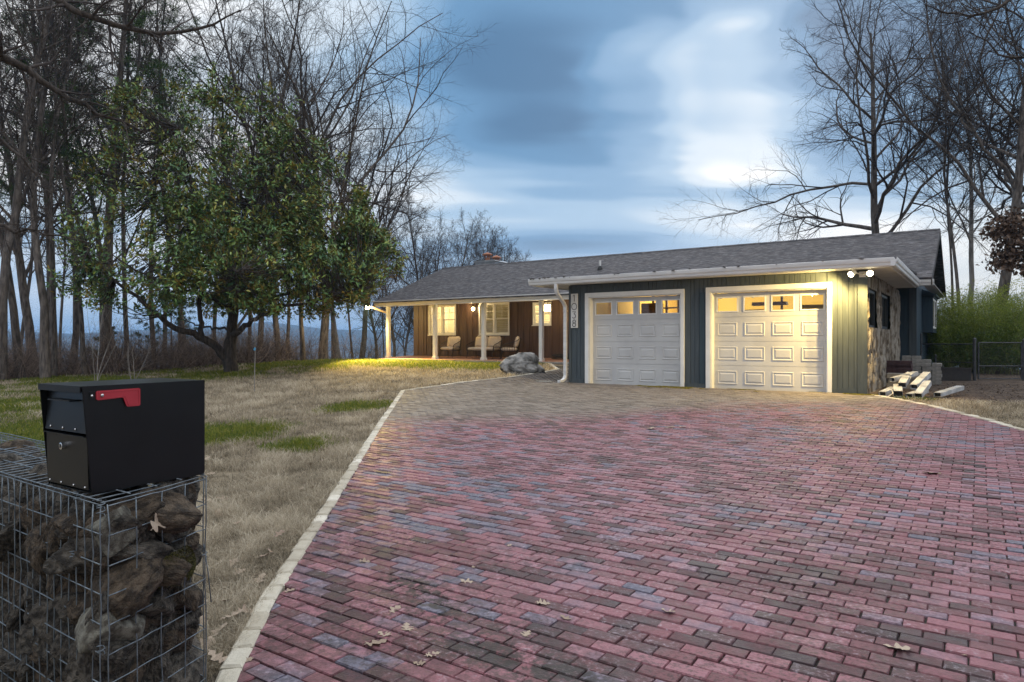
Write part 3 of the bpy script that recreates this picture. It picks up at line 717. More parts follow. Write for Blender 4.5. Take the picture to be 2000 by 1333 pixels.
# --- main wing behind the porch -------------------------------------------------
WD = 22.5; WS0, WS1 = -20.7, GS0
WINS = [(-19.791, -18.286, 1.306, 2.586, 'clear'), (-17.05, -15.533, 1.291, 2.594, 'blind'), (-14.413, -13.572, 1.655, 2.54, 'blind')]
def roof_z(d): return 2.66+.4*(d-20.5) if d <= 25.0 else 4.46-.4*(d-25.0)
def build_wing():
    ops = [w[:4] for w in WINS]
    m = H()
    for a, b, z0, z1 in holes(WS0, WS1, .05, 3.2, ops): m.box(a, b, WD+.02, WD+.16, z0, z1)
    wall = m.build('porch_wall', brown_siding, house); wall['label'] = 'brown board siding under the porch'
    m = H(); s = WS0
    while s < WS1-.02:
        e = min(s+random.choice([.29, .30, .15, .30]), WS1)
        for a, b, z0, z1 in holes(s, e, .36, 3.1, ops):
            if b-a > .03: m.box(a+.004, b-.004, WD+.004*random.random(), WD+.0195, z0, z1)
        for a, b, z0, z1 in holes(e-.02, min(e+.02, WS1), .36, 3.1, ops):
            if b-a > .015 and random.random() < .8: m.box(a, b, WD-.016, WD-.002, z0, z1)
        s = e
    m.build('siding_boards', brown_siding, wall)
    m = H(); m.box(WS0, WS1, WD-.012, WD+.018, .30, .42); m.build('sill_board', wood_dark, house)
    for a, b, z0, z1, kind in WINS:
        win(a, b, z0, z1, kind)
    # end, back and gable walls
    m = H(); m.box(WS0, WS0+.15, WD+.162, 28.4, -1.6, 3.3)
    m.prism([(22.3, 3.3), (28.4, 3.3), (28.4, 3.02), (25.0, 4.38), (22.3, 3.30)][:1]+[(22.35, 3.31), (25.0, 4.36), (27.6, 3.31)], lambda u, v, w: (w, u, v), WS0, WS0+.15) if False else None
    m.box(WS0, -1.46, 28.402, 28.55, -2.0, 3.05)
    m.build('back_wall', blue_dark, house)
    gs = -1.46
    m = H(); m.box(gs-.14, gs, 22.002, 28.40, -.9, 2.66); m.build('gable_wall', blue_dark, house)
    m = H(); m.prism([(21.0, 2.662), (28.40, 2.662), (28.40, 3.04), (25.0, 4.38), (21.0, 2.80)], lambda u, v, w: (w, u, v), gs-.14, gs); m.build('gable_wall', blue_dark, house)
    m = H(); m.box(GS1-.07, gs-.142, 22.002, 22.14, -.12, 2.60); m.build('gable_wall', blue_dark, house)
    m = H(); m.box(gs-.16, gs+.02, 21.972, 22.0, -.12, 2.60); m.build('corner_board', blue_siding, house, bevel=.003)
    # boxed bay window on the gable end
    m = H(); m.box(gs+.002, -1.17, 24.4, 26.6, 1.30, 1.42); m.box(gs+.002, -1.17, 24.4, 24.48, 1.42, 2.36)
    m.box(gs+.002, -1.17, 26.52, 26.6, 1.42, 2.36); m.box(gs+.002, -1.15, 24.37, 26.63, 2.36, 2.42)
    m.prism([(gs+.002, 2.42), (-1.08, 2.42), (-1.08, 2.45), (gs+.002, 2.62)], lambda u, v, w: (u, w, v), 24.3, 26.7)
    bay = m.build('bay_window', blue_dark, house)
    m = H(); [m.box(-1.20, -1.172, *q) for q in holes(24.49, 26.51, 1.43, 2.35, [(24.55,25.47,1.49,2.29),(25.53,26.45,1.49,2.29)])]; m.build('frame', white_trim, bay)
    m = H(); m.box(-1.19, -1.185, 24.57, 25.46, 1.43, 2.35); m.box(-1.19, -1.185, 25.54, 26.43, 1.43, 2.35); m.build('pane', glass_m, bay)
    # rooms seen through the windows
    m = H(); m.box(WS0+.16, WS1-.02, 26.2, 26.22, .2, 3.0); m.box(WS0+.16, WS1-.02, WD+.17, 26.19, .19, .2); m.box(WS0+.16, WS1-.02, WD+.17, 26.19, 2.86, 2.88)
    m.box(-17.9, -17.88, WD+.17, 26.19, .2, 2.86); m.box(-15.0, -14.98, WD+.17, 26.19, .2, 2.86); m.box(WS0+.16, WS0+.18, WD+.17, 26.19, .2, 2.86)
    rm = m.build('room_interior', room_cream, house); rm['label'] = 'lit cream rooms behind the porch windows'
    m = H()
    for q in holes(-19.62, -19.02, 1.5, 2.5, [(-19.54, -19.1, 1.58, 2.42)]): m.box(q[0], q[1], 25.6, 25.64, q[2], q[3])
    m.box(-19.50, -19.14, 25.62, 25.63, 1.62, 2.38) if False else m.box(-19.42, -19.22, 25.62, 25.63, 1.75, 2.25)
    m.build('picture_frame', dark_frame, house)

def win(a, b, z0, z1, kind):
    root = H(); t = .055
    double = (b-a) > 1.2
    # casing
    for q in holes(a-.0, b+.0, z0, z1, [(a+t, b-t, z0+t, z1-t)]): root.box(q[0], q[1], WD-.035, WD+.10, q[2], q[3])
    lights = [(a+t, (a+b)/2-.045), ((a+b)/2+.045, b-t)] if double else [(a+t, b-t)]
    if double: root.box((a+b)/2-.045, (a+b)/2+.045, WD-.03, WD+.10, z0+t, z1-t)
    root.box(a-.03, b+.03, WD-.055, WD-.036, z0-.035, z0-.002)
    f = root.build('window', white_trim, house, bevel=.004)
    zm = (z0+z1)/2
    m = H(); g = H()
    for x0, x1 in lights:
        for (y0, y1, dd) in ((z0+t, zm+.02, .045), (zm-.02, z1-t, .015)):
            for q in holes(x0, x1, y0, y1, [(x0+.035, x1-.035, y0+.035, y1-.035)]): m.box(q[0], q[1], WD+dd, WD+dd+.028, q[2], q[3])
            g.box(x0+.034, x1-.034, WD+dd+.012, WD+dd+.016, y0+.034, y1-.034)
        xm = (x0+x1)/2; ym = (zm+z1-t)/2
        m.box(xm-.009, xm+.009, WD+.017, WD+.026, zm+.016, z1-t-.036); 
        m.box(x0+.036, xm-.0095, WD+.017, WD+.026, ym-.009, ym+.009); m.box(xm+.0095, x1-.036, WD+.017, WD+.026, ym-.009, ym+.009)
    m.build('sash', white_trim, f); g.build('pane', glass_m, f)
    if kind == 'blind':
        m = H(); z = z1-t-.05
        while z > z0+t+.02:
            for x0, x1 in lights: m.obox(((x0+x1)/2, WD+.12, z), (x1-x0-.02, .052, .004), (R(-32), 0, 0))
            z -= .072
        m.build('blind', blind_m, f)
build_wing()

def build_roof():
    m = H(); th = .05; s0, s1 = -21.1, -1.0
    e = 20.44
    m.prism([(e, roof_z(20.44)-.02), (e, roof_z(20.44)+th-.02), (25.0, 4.46+th), (29.56, roof_z(29.56)+th), (29.56, roof_z(29.56)), (25.0, 4.46)], lambda u, v, w: (w, u, v), s0, s1)
    roof = m.build('roof', shingles, house); roof['label'] = 'dark grey shingle roof'
    m = H()     # ridge cap
    s = s0
    while s < s1-.1:
        e2 = min(s+.30, s1)
        m.prism([(24.86, 4.46+th-.055+.012), (25.0, 4.46+th+.022+random.uniform(0,.006)), (25.14, 4.46+th-.055+.012), (25.0, 4.46+th-.01)], lambda u, v, w: (w, u, v), s, e2-.012); s = e2
    m.build('ridge_cap', shingles, roof)
    # low pitched garage roof tucked under the main slope
    m = H(); g0, g1 = -9.33, -1.36
    m.prism([(14.47, 2.555), (14.47, 2.590), (21.6, 2.86), (21.6, 2.80)], lambda u, v, w: (w, u, v), g0, g1)
    m.build('garage_roof', shingles, house)
    m = H(); m.box(g0+.02, g1-.02, 14.56, 20.8, SOF+.021, SOF+.045)
    m.build('soffit', soffit_m, house)
    m = H(); m.box(g0, g1, 14.525, 14.555, SOF-.0, 2.553); m.build('fascia', white_trim, house)
    m = H(); m.box(g0, g0+.03, 14.556, 20.9, SOF, 2.56); m.build('fascia', white_trim, house)
    m = H(); m.box(g1-.03, g1, 14.556, 20.6, SOF, 2.56); m.build('fascia', white_trim, house)
    # rake boards
    for s in (s0, s1-.0):
        m = H()
        m.prism([(20.44, roof_z(20.44)-.17), (20.44, roof_z(20.44)-.021), (25.0, 4.455), (29.56, roof_z(29.56)-.005), (29.56, roof_z(29.56)-.16), (25.0, 4.29)], lambda u, v, w: (w, u, v), s-.022, s+.002) if s == s1 else m.prism([(20.44, roof_z(20.44)-.17), (20.44, roof_z(20.44)-.021), (25.0, 4.455), (29.56, roof_z(29.56)-.005), (29.56, roof_z(29.56)-.16), (25.0, 4.29)], lambda u, v, w: (w, u, v), s-.002, s+.022)
        m.build('rake_board', wood_dark, house)
    # main eave fascia and porch ceiling
    m = H(); m.box(s0+.03, -9.40, 20.52, 20.56, 2.48, 2.635); m.build('fascia', white_trim, house)
    m = H(); m.box(g1+.05, s1-.03, 20.52, 20.56, 2.48, 2.635); m.build('fascia', white_trim, house)
    m = H(); m.box(s0+.03, WS1-.02, 20.565, WD-.02, 2.66, 2.675); m.build('porch_ceiling', soffit_m, house)
    m = H(); m.box(g1+.05, s1-.03, 20.565, 29.4, 2.605, 2.62); m.build('soffit', soffit_m, house)
    gutter([(-9.38, 14.46), (-1.306, 14.46)], 2.588, 'front')
    gutter([(-1.306, 14.46), (-1.306, 20.5)], 2.588, 'side')
    gutter([(-21.12, 20.5), (-9.40, 20.5)], 2.70, 'front')
    gutter([(-1.30, 20.5), (-.96, 20.5)], 2.62, 'front')
    # dead leaves caught in the gutter
    m = H()
    for k in range(46):
        s = -9.30+random.random()**2*7.5; m.obox((s, 14.42+random.uniform(-.03, .05), 2.588+random.uniform(-.01, .02)), (random.uniform(.03,.09), .04, .008), (random.uniform(-.6,.6), random.uniform(-.6,.6), random.uniform(0,3)))
    m.build('gutter_debris', soil_m, house)

def gutter(ab, ztop, kind):
    (sa, da), (sb, db) = ab; m = H()
    prof = [(0, 0), (-.060, 0), (-.075, .020), (-.082, .060), (-.100, .085), (-.108, .125), (-.112, .150), (-.098, .158), (-.096, .148), (-.094, .125), (0, .118), (0, .158)]
    prof = [(0, .0), (-.062, .0), (-.076, .018), (-.083, .058), (-.101, .085), (-.109, .125), (-.112, .156), (-.100, .160), (-.097, .120), (-.012, .112), (-.010, .156), (0, .158)]
    if kind == 'front': m.prism(prof, lambda u, v, w: (w, da+.06+u, ztop-.158+v), sa, sb)
    else: m.prism(prof, lambda u, v, w: (sa-.0-.055-u, w, ztop-.158+v), da-.05, db)
    m.build('gutter', gutter_white, house)
build_roof()

def build_porch():
    m = H(); z0, z1 = .30, .39
    m.prism([(20.62, z0), (WD-.022, z1), (WD-.022, -.3), (20.62, -.3)], lambda u, v, w: (w, u, v), -21.0, WS1-.02)
    m.build('porch_floor', porch_floor_m, house)
    m = H(); m.prism([(20.58, z0-.002), (20.617, z0-.0), (20.617, -.4), (20.58, -.4)], lambda u, v, w: (w, u, v), -21.03, WS1-.02); m.build('porch_edge', concrete, house)
    m = H(); m.box(-20.95, WS1-.02, 20.83, 20.97, 2.50, 2.655); m.build('porch_beam', white_trim, house, bevel=.004)
    for s in (-20.66, -18.06, -15.62, -13.03, -10.45):
        m = H(); h = .07; zb = .315
        m.box(s-h, s+h, 20.9-h, 20.9+h, zb+.10, 2.498); m.box(s-h-.03, s+h+.03, 20.9-h-.03, 20.9+h+.03, zb-.02, zb+.08)
        m.box(s-h-.015, s+h+.015, 20.9-h-.015, 20.9+h+.015, zb+.08, zb+.10); m.box(s-h-.012, s+h+.012, 20.9-h-.012, 20.9+h+.012, 2.40, 2.44)
        m.build('porch_post', white_trim, house, bevel=.004)
build_porch()

def build_chimney():
    m = H(); z = 4.05
    m.box(-19.95, -18.75, 26.0, 26.9, z, 4.78); m.prism([(-20.05, 4.78), (-18.65, 4.78), (-18.85, 4.86), (-19.85, 4.86)], lambda u, v, w: (u, w, v), 25.95, 26.95)
    ch = m.build('chimney', flash_m, house)
    for s, zt, r in ((-19.55, 5.16, .21), (-19.02, 4.98, .20)):
        c = (s, 26.45, 0); m = H()
        m.lathe(c, [(r*.62, 4.86), (r*.62, zt-.13), (r*.55, zt-.13), (r*.55, zt-.12)], 14)
        for k in range(6):
            a = k*math.pi/3; m.box(s+r*.6*math.cos(a)-.02, s+r*.6*math.cos(a)+.02, 26.45+r*.6*math.sin(a)-.02, 26.45+r*.6*math.sin(a)+.02, zt-.125, zt)
        m.lathe((s, 26.45, 0), [(r*1.15, zt), (r*1.2, zt+.03), (r*.8, zt+.09), (r*.15, zt+.14), (.02, zt+.15)], 14)
        m.build('chimney_pot', terracotta, ch)
    m = H(); zb = roof_z(23.07)+.04
    sv = -11.78
    m.lathe((sv, 23.07, 0), [(.12, zb-.06), (.10, zb+.03), (.05, zb+.12), (.045, zb+.13)], 12); v = m.build('vent_boot', rubber, house)
    m = H(); m.lathe((sv, 23.07, 0), [(.04, zb+.1), (.04, zb+.34), (.03, zb+.34)], 12); m.build('vent_pipe', gutter_white, v)
build_chimney()

def build_downspout():
    def rect_run(m, pts, w, h):
        P = [Vector(p) for p in pts]; vs = []
        for i, p in enumerate(P):
            t = (P[min(i+1, len(P)-1)]-P[max(i-1, 0)]).normalized(); sx = Vector((1,0,0)); u = sx.cross(t).normalized()
            for a, b in ((-1,-1),(1,-1),(1,1),(-1,1)): vs.append(p+sx*w/2*a+u*h/2*b)
        n = len(P); m.add(vs, [(i*4+k, i*4+(k+1) % 4, (i+1)*4+(k+1) % 4, (i+1)*4+k) for i in range(n-1) for k in range(4)]+[(0,1,2,3), tuple(n*4-4+k for k in range(4))])
    m = H(); s = -8.60
    rect_run(m, [(s, 14.47, 2.44), (s, 14.475, 2.32), (s, 14.52, 2.22), (s, 14.86, 1.98), (s, 14.92, 1.90), (s, 14.93, 1.80), (s, 14.93, .22), (s, 14.93, .16), (s-.004, 14.89, .08), (s-.02, 14.80, .035), (s-.04, 14.68, .03)], .085, .062)
    for z in (.24, 1.78): m.box(s-.050, s+.050, 14.89, 14.97, z, z+.02)
    m.build('downspout', gutter_white, house, bevel=.004)
build_downspout()
o = MB().obox((0,0,.012), (.42,.09,.024), (0,0,0)).build('splash_strip', concrete); o.location = W(-9.05, 14.62, .008); o.rotation_euler = (0,0,HROT+.1)
tag(o, 'flat grey strip lying on pavers under the downspout outlet', 'strip')

# ------------------------------------------------------------------ lamps on the house
def lamp_light(name, parent, loc, power, col=(1.0,.72,.34), rad=.05, typ='POINT', aim=None, cone=None):
    l = bpy.data.lights.new(name, typ); o = bpy.data.objects.new(name, l); COL.objects.link(o)
    l.energy = power; l.color = col; l.shadow_soft_size = rad
    if typ == 'SPOT': l.spot_size = cone or R(120); l.spot_blend = .6
    o.location = loc; o.parent = parent
    if aim is not None: o.rotation_euler = Vector(aim).to_track_quat('-Z', 'Y').to_euler()
    return o
def floodlight():
    root = empty('floodlight', W(-1.90, GD, 2.34), HROT)
    tag(root, 'twin head security floodlight lit under the garage corner eave', 'floodlight')
    m = MB(); m.box(-.06, .06, -.035, -.003, -.05, .06); m.tube([(0, -.03, .0), (-.11, -.26, .03)], .014); m.tube([(0, -.03, .0), (.16, -.25, .03)], .014); m.build('bracket', white_trim, root)
    for x, aim in ((-.16, (-.55, -.75, -.55)), (.17, (.15, -.85, -.60))):
        a = Vector(aim).normalized(); c = Vector((x, -.34, -.01)); b = c-a*.10
        m = MB(); m.tube([tuple(b-a*.02), tuple(b+a*.03), tuple(c)], [.03, .05, .062], 14); hd = m.build('lamp_head', white_trim, root, smooth=False)
        m = MB(); m.tube([tuple(c-a*.01), tuple(c+a*.018), tuple(c+a*.034), tuple(c+a*.040)], [.055, .05, .03, .01], 14); m.build('bulb', flood_glow, hd)
        lamp_light('flood_beam', root, c+a*.09, 300, (1.0,.69,.22), .035, 'SPOT', (-.80,-.02,-.55) if x < 0 else (-.35,-.10,-.85), R(146))
floodlight()
def wall_lantern():
    root = empty('wall_lantern', W(-17.24, WD-.02, 2.38), HROT)
    tag(root, 'lit wall lantern on brown siding left of the shuttered double window', 'lantern')
    m = MB(); m.box(-.05, .05, -.02, -.002, -.10, .10); m.tube([(0,-.02,.06), (0,-.10,.11), (0,-.15,.10)], .010); m.build('bracket', black_metal, root)
    m = MB(); m.lathe((0,-.15,0), [(.015,.10),(.085,.06),(.09,.05),(.02,.045)], 12); m.lathe((0,-.15,0), [(.06,-.11),(.06,-.10),(.03,-.12)], 12); m.build('cap', black_metal, root)
    m = MB(); m.lathe((0,-.15,0), [(.035,-.10),(.062,-.05),(.065,.0),(.05,.045)], 14); m.build('globe', lamp_glow, root, smooth=True)
    lamp_light('lantern_light', root, (0,-.26,-.02), 24)
wall_lantern()
def hanging_lantern():
    root = empty('hanging_lantern', W(-13.02, 21.3, 2.24), HROT)
    tag(root, 'lit square lantern hanging beside the post nearest the garage', 'lantern')
    m = MB(); m.tube([(0,0,.14), (0,0,.42)], .008); m.box(-.05, .05, -.05, .05, .40, .415); m.build('chain', black_metal, root)
    m = MB()
    for a in (-1,1):
        for b in (-1,1): m.box(a*.09-.006, a*.09+.006, b*.09-.006, b*.09+.006, -.12, .12)
    m.box(-.10, .10, -.10, .10, .121, .14); m.box(-.10, .10, -.10, .10, -.14, -.121); m.build('frame', black_metal, root)
    m = MB(); m.box(-.082, .082, -.082, .082, -.118, .118); m.build('glass', lamp_glow, root)
    for k in (0,):
        lamp_light('lantern_light', root, (.0,-.22,-.0), 18); lamp_light('lantern_light', root, (.0,.22,-.05), 12)
hanging_lantern()
def bracket_lamp():
    root = empty('bracket_lamp', W(-20.74, 20.9, 2.25), HROT)
    tag(root, 'lit flood lamp on an angled wooden arm at the outermost porch post', 'lamp')
    m = MB(); m.obox((-.47, 0, .115), (.95, .055, .075), (0, R(17), 0)); m.obox((-.20, 0, -.02), (.45, .05, .05), (0, R(38), 0)) if False else None
    m.build('arm', wood_raw, root)
    m = MB(); m.tube([(-.95,0,.25), (-1.08,-.02,.27)], [.03,.05], 12); m.build('socket', white_trim, root)
    m = MB(); m.lathe((-1.15,-.03,.24), [(.02,-.085),(.07,-.05),(.085,.0),(.06,.06),(.02,.085)], 14); m.build('bulb', flood_glow, root, smooth=True)
    lamp_light('bracket_light', root, (-1.15,-.16,.20), 250, (1.0,.72,.24), .06)
    lamp_light('bracket_beam', root, (-1.13,-.18,.20), 10000, (1.0,.70,.20), .06, 'SPOT', (3.2,-1.7,-2.5), R(66))
bracket_lamp()
# bulbs inside the rooms and the garage
def ceiling_bulb(loc, power, label, col=(1,.84,.50)):
    root = empty('ceiling_bulb', W(*loc), HROT); tag(root, label, 'bulb')
    MB().lathe((0,0,0), [(.05,.12),(.05,.09),(.02,.07)], 10).build('lamp_holder', white_trim, root)
    MB().lathe((0,0,0), [(.02,.07),(.045,.02),(.04,-.02),(.01,-.045)], 10).build('globe', lamp_glow, root, smooth=True)
    lamp_light('bulb_light', root, (0,0,-.10), power*1.5, col, .05)
ceiling_bulb((-3.7, 19.6, 2.30), 75, 'ceiling bulb lighting the garage behind the right door')
ceiling_bulb((-6.9, 19.8, 2.30), 75, 'ceiling bulb lighting the garage behind the left door')
ceiling_bulb((-19.2, 24.6, 2.72), 75, 'ceiling bulb in the room behind the unshaded porch window')
ceiling_bulb((-16.3, 24.4, 2.72), 9, 'ceiling bulb in the room behind the shuttered double window')
ceiling_bulb((-13.6, 24.4, 2.72), 110, 'ceiling bulb in the room behind the single porch window')

def house_number():
    root = empty('house_number', W(-8.356, GD-.024, 1.79), HROT)
    tag(root, 'tall pale plaque with stacked black digits 1038 beside the garage door', 'house number')
    MB().box(-.098, .098, -.022, -.002, -.428, .428).build('plaque', plaque_m, root, bevel=.003)
    y = -.029; r = .0075
    def dig(strokes, zc):
        m = MB()
        for st, closed in strokes: m.tube([(px, y, zc+pz) for px, pz in st], r, 6, closed)
        m.build('digit', black_metal, root)
    arc = lambda cx, cz, rx, rz, a0, a1, n=18: [(cx+rx*math.cos(R(a0+(a1-a0)*k/n)), cz+rz*math.sin(R(a0+(a1-a0)*k/n))) for k in range(n+1)]
    ring = lambda cx, cz, rx, rz, n=22: [(cx+rx*math.cos(2*math.pi*k/n), cz+rz*math.sin(2*math.pi*k/n)) for k in range(n)]
    dig([([(-.032,.05),(.004,.082),(.004,-.082)], False)], .315)
    dig([(ring(0,0,.072,.080), True)], .105)
    dig([([(-.045,.080),(.042,.080),(-.008,.022)]+arc(-.008,-.028,.052,.050,85,-150)[1:], False)], -.105)
    dig([(ring(0,.042,.037,.040), True), (ring(0,-.042,.048,.044), True)], -.310)
house_number()

# ------------------------------------------------------------------ porch furniture
def cushion(name, size, loc, rot, parent, mat=cushion_m):
    bm = bmesh.new(); bmesh.ops.create_cube(bm, size=1)
    for v in bm.verts: v.co = Vector((v.co.x*size[0], v.co.y*size[1], v.co.z*size[2]))
    bmesh.ops.bevel(bm, geom=bm.edges[:], offset=min(size)*.30, segments=3, affect='EDGES')
    bmesh.ops.subdivide_edges(bm, edges=[e for e in bm.edges if e.calc_length() > .2], cuts=4, use_grid_fill=True)
    big = max(range(3), key=lambda i: size[i])
    for v in bm.verts:     # a stuffed pillow bulges in the middle
        p = [v.co[i]/(size[i]/2) for i in range(3)]; th = min(range(3), key=lambda i: size[i]); oth = [i for i in range(3) if i != th]
        k = (1-p[oth[0]]**2)*(1-p[oth[1]]**2); v.co[th] *= .82+.35*max(k, 0)
        v.co += Vector((mnoise.noise(v.co*9), mnoise.noise(v.co*9+Vector((5,0,0))), mnoise.noise(v.co*9+Vector((9,0,0)))))*.008
    me = bpy.data.meshes.new(name); bm.to_mesh(me); bm.free()
    me.polygons.foreach_set('use_smooth', np.ones(len(me.polygons), dtype=bool))
    o = link_mesh(name, me, mat, parent); o.location = loc; o.rotation_euler = rot; return o
def porch_seat(name, s, d, turn, width, ncush, label, cat):
    z = .30+.09*(d-20.62)/(WD-20.62)
    root = empty(name, W(s, d, z), HROT+turn); tag(root, label, cat)
    w = width/2; dp = .32; sh = .30
    m = MB(); r = .012
    m.tube([(-w,-dp,sh),(w,-dp,sh),(w,dp,sh),(-w,dp,sh)], .014, 6, closed=True)
    for x in np.linspace(-w, w, 3+2*ncush)[1:-1]: m.tube([(x,-dp,sh),(x,dp,sh)], .008, 5)
    m.build('seat_frame', black_metal, root)
    for sx in (-1,1):
        for sy in (-1,1):
            m = MB(); m.tube([(sx*(w-.05), sy*(dp-.05), sh), (sx*(w+.0), sy*(dp+.03), .0)], [.015,.010], 6); m.build('leg', black_metal, root)
        m = MB()       # woven rope arm: looped rail with upright cords
        rail = [(sx*w, -dp+.02, sh+.0), (sx*(w+.03), -dp+.0, sh+.17), (sx*(w+.035), -dp+.10, sh+.25), (sx*(w+.03), 0, sh+.30), (sx*(w+.01), dp-.02, sh+.40), (sx*(w-.03), dp+.10, sh+.50)]
        m.tube(rail, .013, 6)
        for k in range(7):
            f = k/6; y = -dp+.06+f*(2*dp-.08); zt = sh+.23+.19*f; m.tube([(sx*w, y, sh), (sx*(w+.03), y, zt)], .007, 5)
        m.tube([(sx*w, -dp+.05, sh+.12), (sx*w, dp, sh+.16)], .007, 5)
        m.build('arm', black_metal, root)
    m = MB(); m.tube([(-w+.03, dp+.0, sh), (-w+.05, dp+.12, sh+.50), (w-.05, dp+.12, sh+.50), (w-.03, dp+.0, sh)], .013, 6)
    for k in range(1, 4+4*ncush):
        x = -w+2*w*k/(4+4*ncush); m.tube([(x, dp, sh), (x, dp+.12, sh+.50)], .006, 5)
    m.build('back_frame', black_metal, root)
    cw = (2*w-.03)/ncush
    cushion('seat_cushion', (2*w-.03, 2*dp-.02, .13), (0, -.01, sh+.075), (0,0,0), root)
    for k in range(ncush):
        cushion('back_cushion', (cw-.01, .15, .46), (-w+.015+cw*(k+.5), dp-.04, sh+.14+.20), (R(-14), 0, R(random.uniform(-3,3))), root)
    return root
porch_seat('armchair', -17.98, 21.75, R(8), .62, 1, 'cream cushioned black metal armchair left of the loveseat on the porch', 'armchair')
porch_seat('loveseat', -16.22, 21.72, R(3), 1.24, 2, 'black metal loveseat with two cream back cushions under the porch window', 'loveseat')
porch_seat('armchair', -14.92, 21.62, R(-58), .62, 1, 'cream cushioned armchair turned sideways toward the loveseat', 'armchair')
def hose():
    m = MB(); pts = []
    for k in range(150):
        a = k*.30; r = .30+.10*math.sin(a*.37)+.03*math.sin(a*1.7); pts.append((r*math.cos(a)*1.35, r*math.sin(a)*.8, .03+k*.0011+.02*math.sin(a*.9)))
    m.tube(pts, .016, 6); o = m.build('hose', hose_m); o.location = W(-12.55, 21.75, .36); o.rotation_euler = (0,0,HROT)
    tag(o, 'dark garden hose coiled on the porch floor by the garage', 'hose')
hose()

# ------------------------------------------------------------------ rocks
def rock_mesh(name, seed, size=1.0, flat=.75, facets=14, rough=.05, sub=4, mat=None, soft=.012):
    r2 = np.random.default_rng(seed); bm = bmesh.new(); bmesh.ops.create_icosphere(bm, subdivisions=sub, radius=1)
    N = r2.normal(size=(facets, 3)); N /= np.linalg.norm(N, axis=1)[:,None]; hgt = r2.uniform(.50, 1.0, facets)
    off = Vector(r2.uniform(-50, 50, 3))
    for v in bm.verts:
        d = np.array(v.co); dt = N@d; k = np.where(dt > .05, hgt/np.maximum(dt, .05), 9)
        ks = np.sort(k)[:3]; rad = min(-soft*math.log(sum(math.exp(-q/soft) for q in ks)) if ks[0] < 3 else ks[0], 1.15)
        p = v.co*rad
        n = mnoise.fractal(p*2.2+off, .7, 2.1, 6)*rough + mnoise.noise(p*9+off)*rough*.3 + abs(mnoise.noise(Vector((p.x*3, p.y*3, p.z*14))+off))*rough*.35
        v.co = Vector((p.x, p.y, p.z*flat))*(1+n)*size
    me = bpy.data.meshes.new(name); bm.to_mesh(me); bm.free()
    me.polygons.foreach_set('use_smooth', np.ones(len(me.polygons), dtype=bool))
    if mat: me.materials.append(mat)
    return me
me = rock_mesh('boulder', 11, 1, 1, 46, .15, 5, boulder_m, .06)
bl = link_mesh('boulder', me, None); bp = W(-10.72, 16.1)
bl.location = (bp.x, bp.y, gz(bp.x, bp.y)+.16); bl.scale = (.98, .70, .60); bl.rotation_euler = (0, R(7), R(-20))
tag(bl, 'large grey rounded boulder on the lawn beside the driveway edging', 'boulder')

# ------------------------------------------------------------------ gabion wall, mailbox
G1 = Vector((-1.355, 2.250)); G2 = Vector((-1.222, 2.705)); GU = Vector((-.815, .580)).normalized(); GL = 2.6; GT = .495; GB = -.44
def gabion():
    root = empty('wire_cage', (G1.x, G1.y, 0)); tag(root, 'galvanised square wire gabion cage full of rocks beneath the mailbox', 'wire cage')
    O = Vector((G1.x, G1.y, 0)); r = .0024
    def jit(a=.003): return random.uniform(-a, a)
    def panel(name, A, B, na, zs):
        m = MB()
        for i in range(na+1):
            f = i/na; p = A.lerp(B, f); x = jit(.004)
            m.tube([(p.x+jit()-O.x, p.y+jit()-O.y, z) for z in np.linspace(GB, GT+jit(), 12)], r, 6)
        for z in zs:
            n = 10; m.tube([((A.lerp(B, k/n)).x+jit(.002)-O.x, (A.lerp(B, k/n)).y+jit(.002)-O.y, z+jit(.002)) for k in range(n+1)], r, 6)
        return m.build(name, galv, root, smooth=True)
    zs = [GT-.0985*k for k in range(10)]
    A0 = G1+GU*GL; B0 = G2+GU*GL
    o1 = Vector((.006, -.008)); 
    panel('front_panel', G1+o1*.3, A0+o1*.3, 43, zs)
    panel('end_panel', G1-GU*.016+Vector((.012, .010)), G2-GU*.016, 4, [z-.004 for z in zs])
    panel('back_panel', G2, B0, 26, zs)
    m = MB()
    for i in range(44):
        f = i/43*1.0; a = G1.lerp(A0, f); b = G2.lerp(B0, f); z = GT+.006
        m.tube([(a.x-O.x, a.y-O.y, z), ((a.x+b.x)/2-O.x, (a.y+b.y)/2-O.y, z-.004+jit()), (b.x-O.x, b.y-O.y, z)], r, 6)
    for i in range(5):
        f = i/4; a = G1.lerp(G2, f); b = A0.lerp(B0, f); m.tube([(a.lerp(b, k/8).x-O.x, a.lerp(b, k/8).y-O.y, GT+.012+jit(.002)) for k in range(9)], r, 6)
    m.build('lid_panel', galv, root, smooth=True)
    for P, zz in ((G1, GT+.003), (G1, GT-.02), (G1, .02), (G2, GT), (G2, GT-.30), (G1+GU*.17, GT+.004), (G1+GU*.20, GT-.2)):
        m = MB(); m.tube([(P.x-O.x+.013*math.cos(t*1.3), P.y-O.y+.013*math.sin(t*1.3), zz-.016+t*.0035) for t in range(10)], .0018, 5); m.build('tie_wire', galv, root, smooth=True)
    m = MB(); m.tube([(G2.x-O.x, G2.y-O.y, .23), (G2.x-O.x+.015, G2.y-O.y+.005, .12), (G2.x-O.x+.03, G2.y-O.y-.0, .0)], .0022, 5)
    m.build('tie_wire', galv, root, smooth=True)
gabion()
